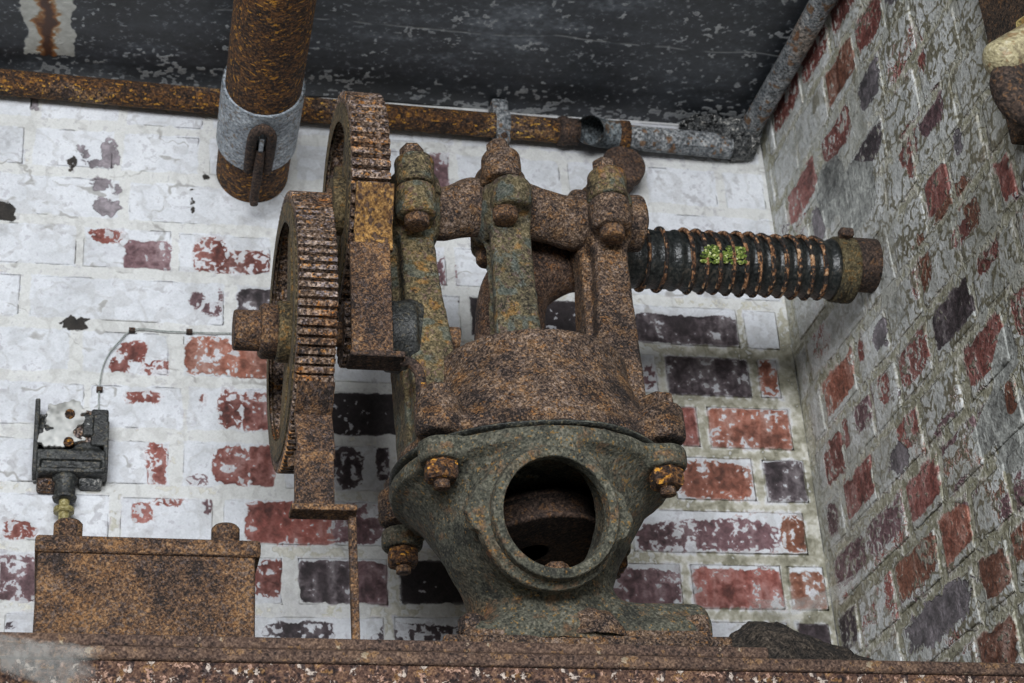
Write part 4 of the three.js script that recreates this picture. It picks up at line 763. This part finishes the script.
{
  const w = thing('thin_wire', 'thin grey wire pinned across the white back wall above the switch box', 'wire', [-0.94, 0.25, 0]);
  const at = (x, y) => [x + 0.94, y - 0.25, 0.005];
  part('strand', tube([at(-0.9455, 0.235), at(-0.9475, 0.29), at(-0.942, 0.33), at(-0.925, 0.36), at(-0.908, 0.378), at(-0.86, 0.378), at(-0.8, 0.379), at(-0.76, 0.38)], 0.0009, 90, 6), M.wire, w);
  for (const [x, y] of [[-0.947, 0.29], [-0.909, 0.377], [-0.836, 0.3785]]) part('clip', box(x + 0.94 - 0.004, x + 0.94 + 0.004, y - 0.25 - 0.0025, y - 0.25 + 0.0035, 0.0005, 0.008, 0.001), M.dark, w);
}
// ---------------------------------------------------------------- upper right: rusty frame on the right wall and a bent pipe in front of it
{
  const f = thing('steel_frame', 'dark rusty steel frame upright on the right brick wall at the upper right edge', 'frame', [0, 0, 0.7]);
  part('plate', box(-0.022, 0.02, 0.275, 0.7, -0.012, 0.16, 0.003), M.dark, f, () => [1.1, 1.05, 0.85]);
  const p = thing('bent_pipe', 'pale bent pipe with brass nut at the upper right edge in front of the frame', 'pipe', [-0.114, 0.252, 0.86]);
  p.scale.setScalar(1.15);
  part('pale_pipe', [tube([[0.077, 0.05, 0], [0.05, 0.034, 0], [0.012, 0.01, 0], [-0.006, -0.002, 0]], 0.0175, 30, 20), new THREE.SphereGeometry(0.0175, 20, 12).scale(0.6, 1, 1).rotateZ(0.58).translate(-0.006, -0.002, 0)], M.pale, p, () => [0.92, 0.92, 0.94]);
  part('dark_bend', tube([[0.004, -0.006, -0.004], [-0.002, -0.024, -0.004], [0.004, -0.044, -0.004], [0.024, -0.056, -0.004], [0.077, -0.06, -0.012]], 0.0145, 40, 18), M.dark, p, () => [0.85, 0.85, 0.82]);
  part('rust_scab', new THREE.IcosahedronGeometry(0.009, 2).scale(1.2, 0.8, 0.5).translate(0.04, -0.052, 0.006), M.pipe, p);
  part('brass_nut', flatNormals(hexGeo(0.026, 0.03).rotateZ(-Math.PI / 2).rotateZ(0.5).translate(0.032, 0.024, 0)), M.pale, p, () => [1.25, 1.12, 0.75]);
}
// ---------------------------------------------------------------- dusty cobwebs
{
  const N = 128, al = new Uint8Array(N * N * 4); // threads thin out towards the free edges
  for (let j = 0; j < N; j++) for (let i = 0; i < N; i++) { const u = i / N, v = j / N, e = Math.min(u, 1 - u, v, 1 - v), k = (j * N + i) * 4, m = sstep(0.0, 0.22, e + (fbm(u * 9, v * 9, 0, 5, 3) - 0.5) * 0.25) * (0.15 + 0.5 * fbm(u * 30, v * 6, 0, 9, 3)); al[k] = al[k + 1] = al[k + 2] = 255 * m; al[k + 3] = 255; }
  const web = new THREE.MeshStandardMaterial({ color: 0xa8a8a4, roughness: 1, transparent: true, alphaMap: dataTex(al, N, N, false), side: THREE.DoubleSide });
  const net = (name, label, f, nu, nv) => {
    const pos = [], uv = [], idx = []; for (let j = 0; j <= nv; j++) for (let i = 0; i <= nu; i++) { pos.push(...f(i / nu, j / nv)); uv.push(i / nu, j / nv); }
    for (let j = 0; j < nv; j++) for (let i = 0; i < nu; i++) { const q = j * (nu + 1) + i; idx.push(q, q + 1, q + nu + 2, q, q + nu + 2, q + nu + 1); }
    const g = new THREE.BufferGeometry(); g.setAttribute('position', new THREE.Float32BufferAttribute(pos, 3)); g.setAttribute('uv', new THREE.Float32BufferAttribute(uv, 2)); g.setIndex(idx); g.computeVertexNormals();
    const m = new THREE.Mesh(g, web); m.name = numbered(name); m.userData = { label, category: 'cobweb' }; m.castShadow = m.receiveShadow = true; scene.add(m);
  };
  // between beam and the near left, and in the brick corner above the beam
  net('cobweb', 'dusty cobweb hanging from the beam under the rusty box', (s, t) => { const x = mix(-1.12, -0.94, s); return [x, -0.192 - 0.02 * s - t * (0.02 + 0.05 * s), 0.474 + 0.02 * (1 - s) + 0.02 * Math.sin(t * 3.1) * (0.4 + 0.6 * (1 - s))]; }, 30, 8);
  net('cobweb', 'dusty cobweb strung across the brick corner just above the beam', (s, t) => { const x = mix(-0.13, -0.001, s), sag = 0.02 * Math.sin(s * Math.PI); return [x, 0.022 - sag * 0.8 - t * (0.008 + 0.022 * Math.sin(s * Math.PI)), 0.006 + 0.11 * s + 0.01 * Math.sin(t * 3) - 0.0]; }, 24, 6);
}
renderer.render(scene, camera);
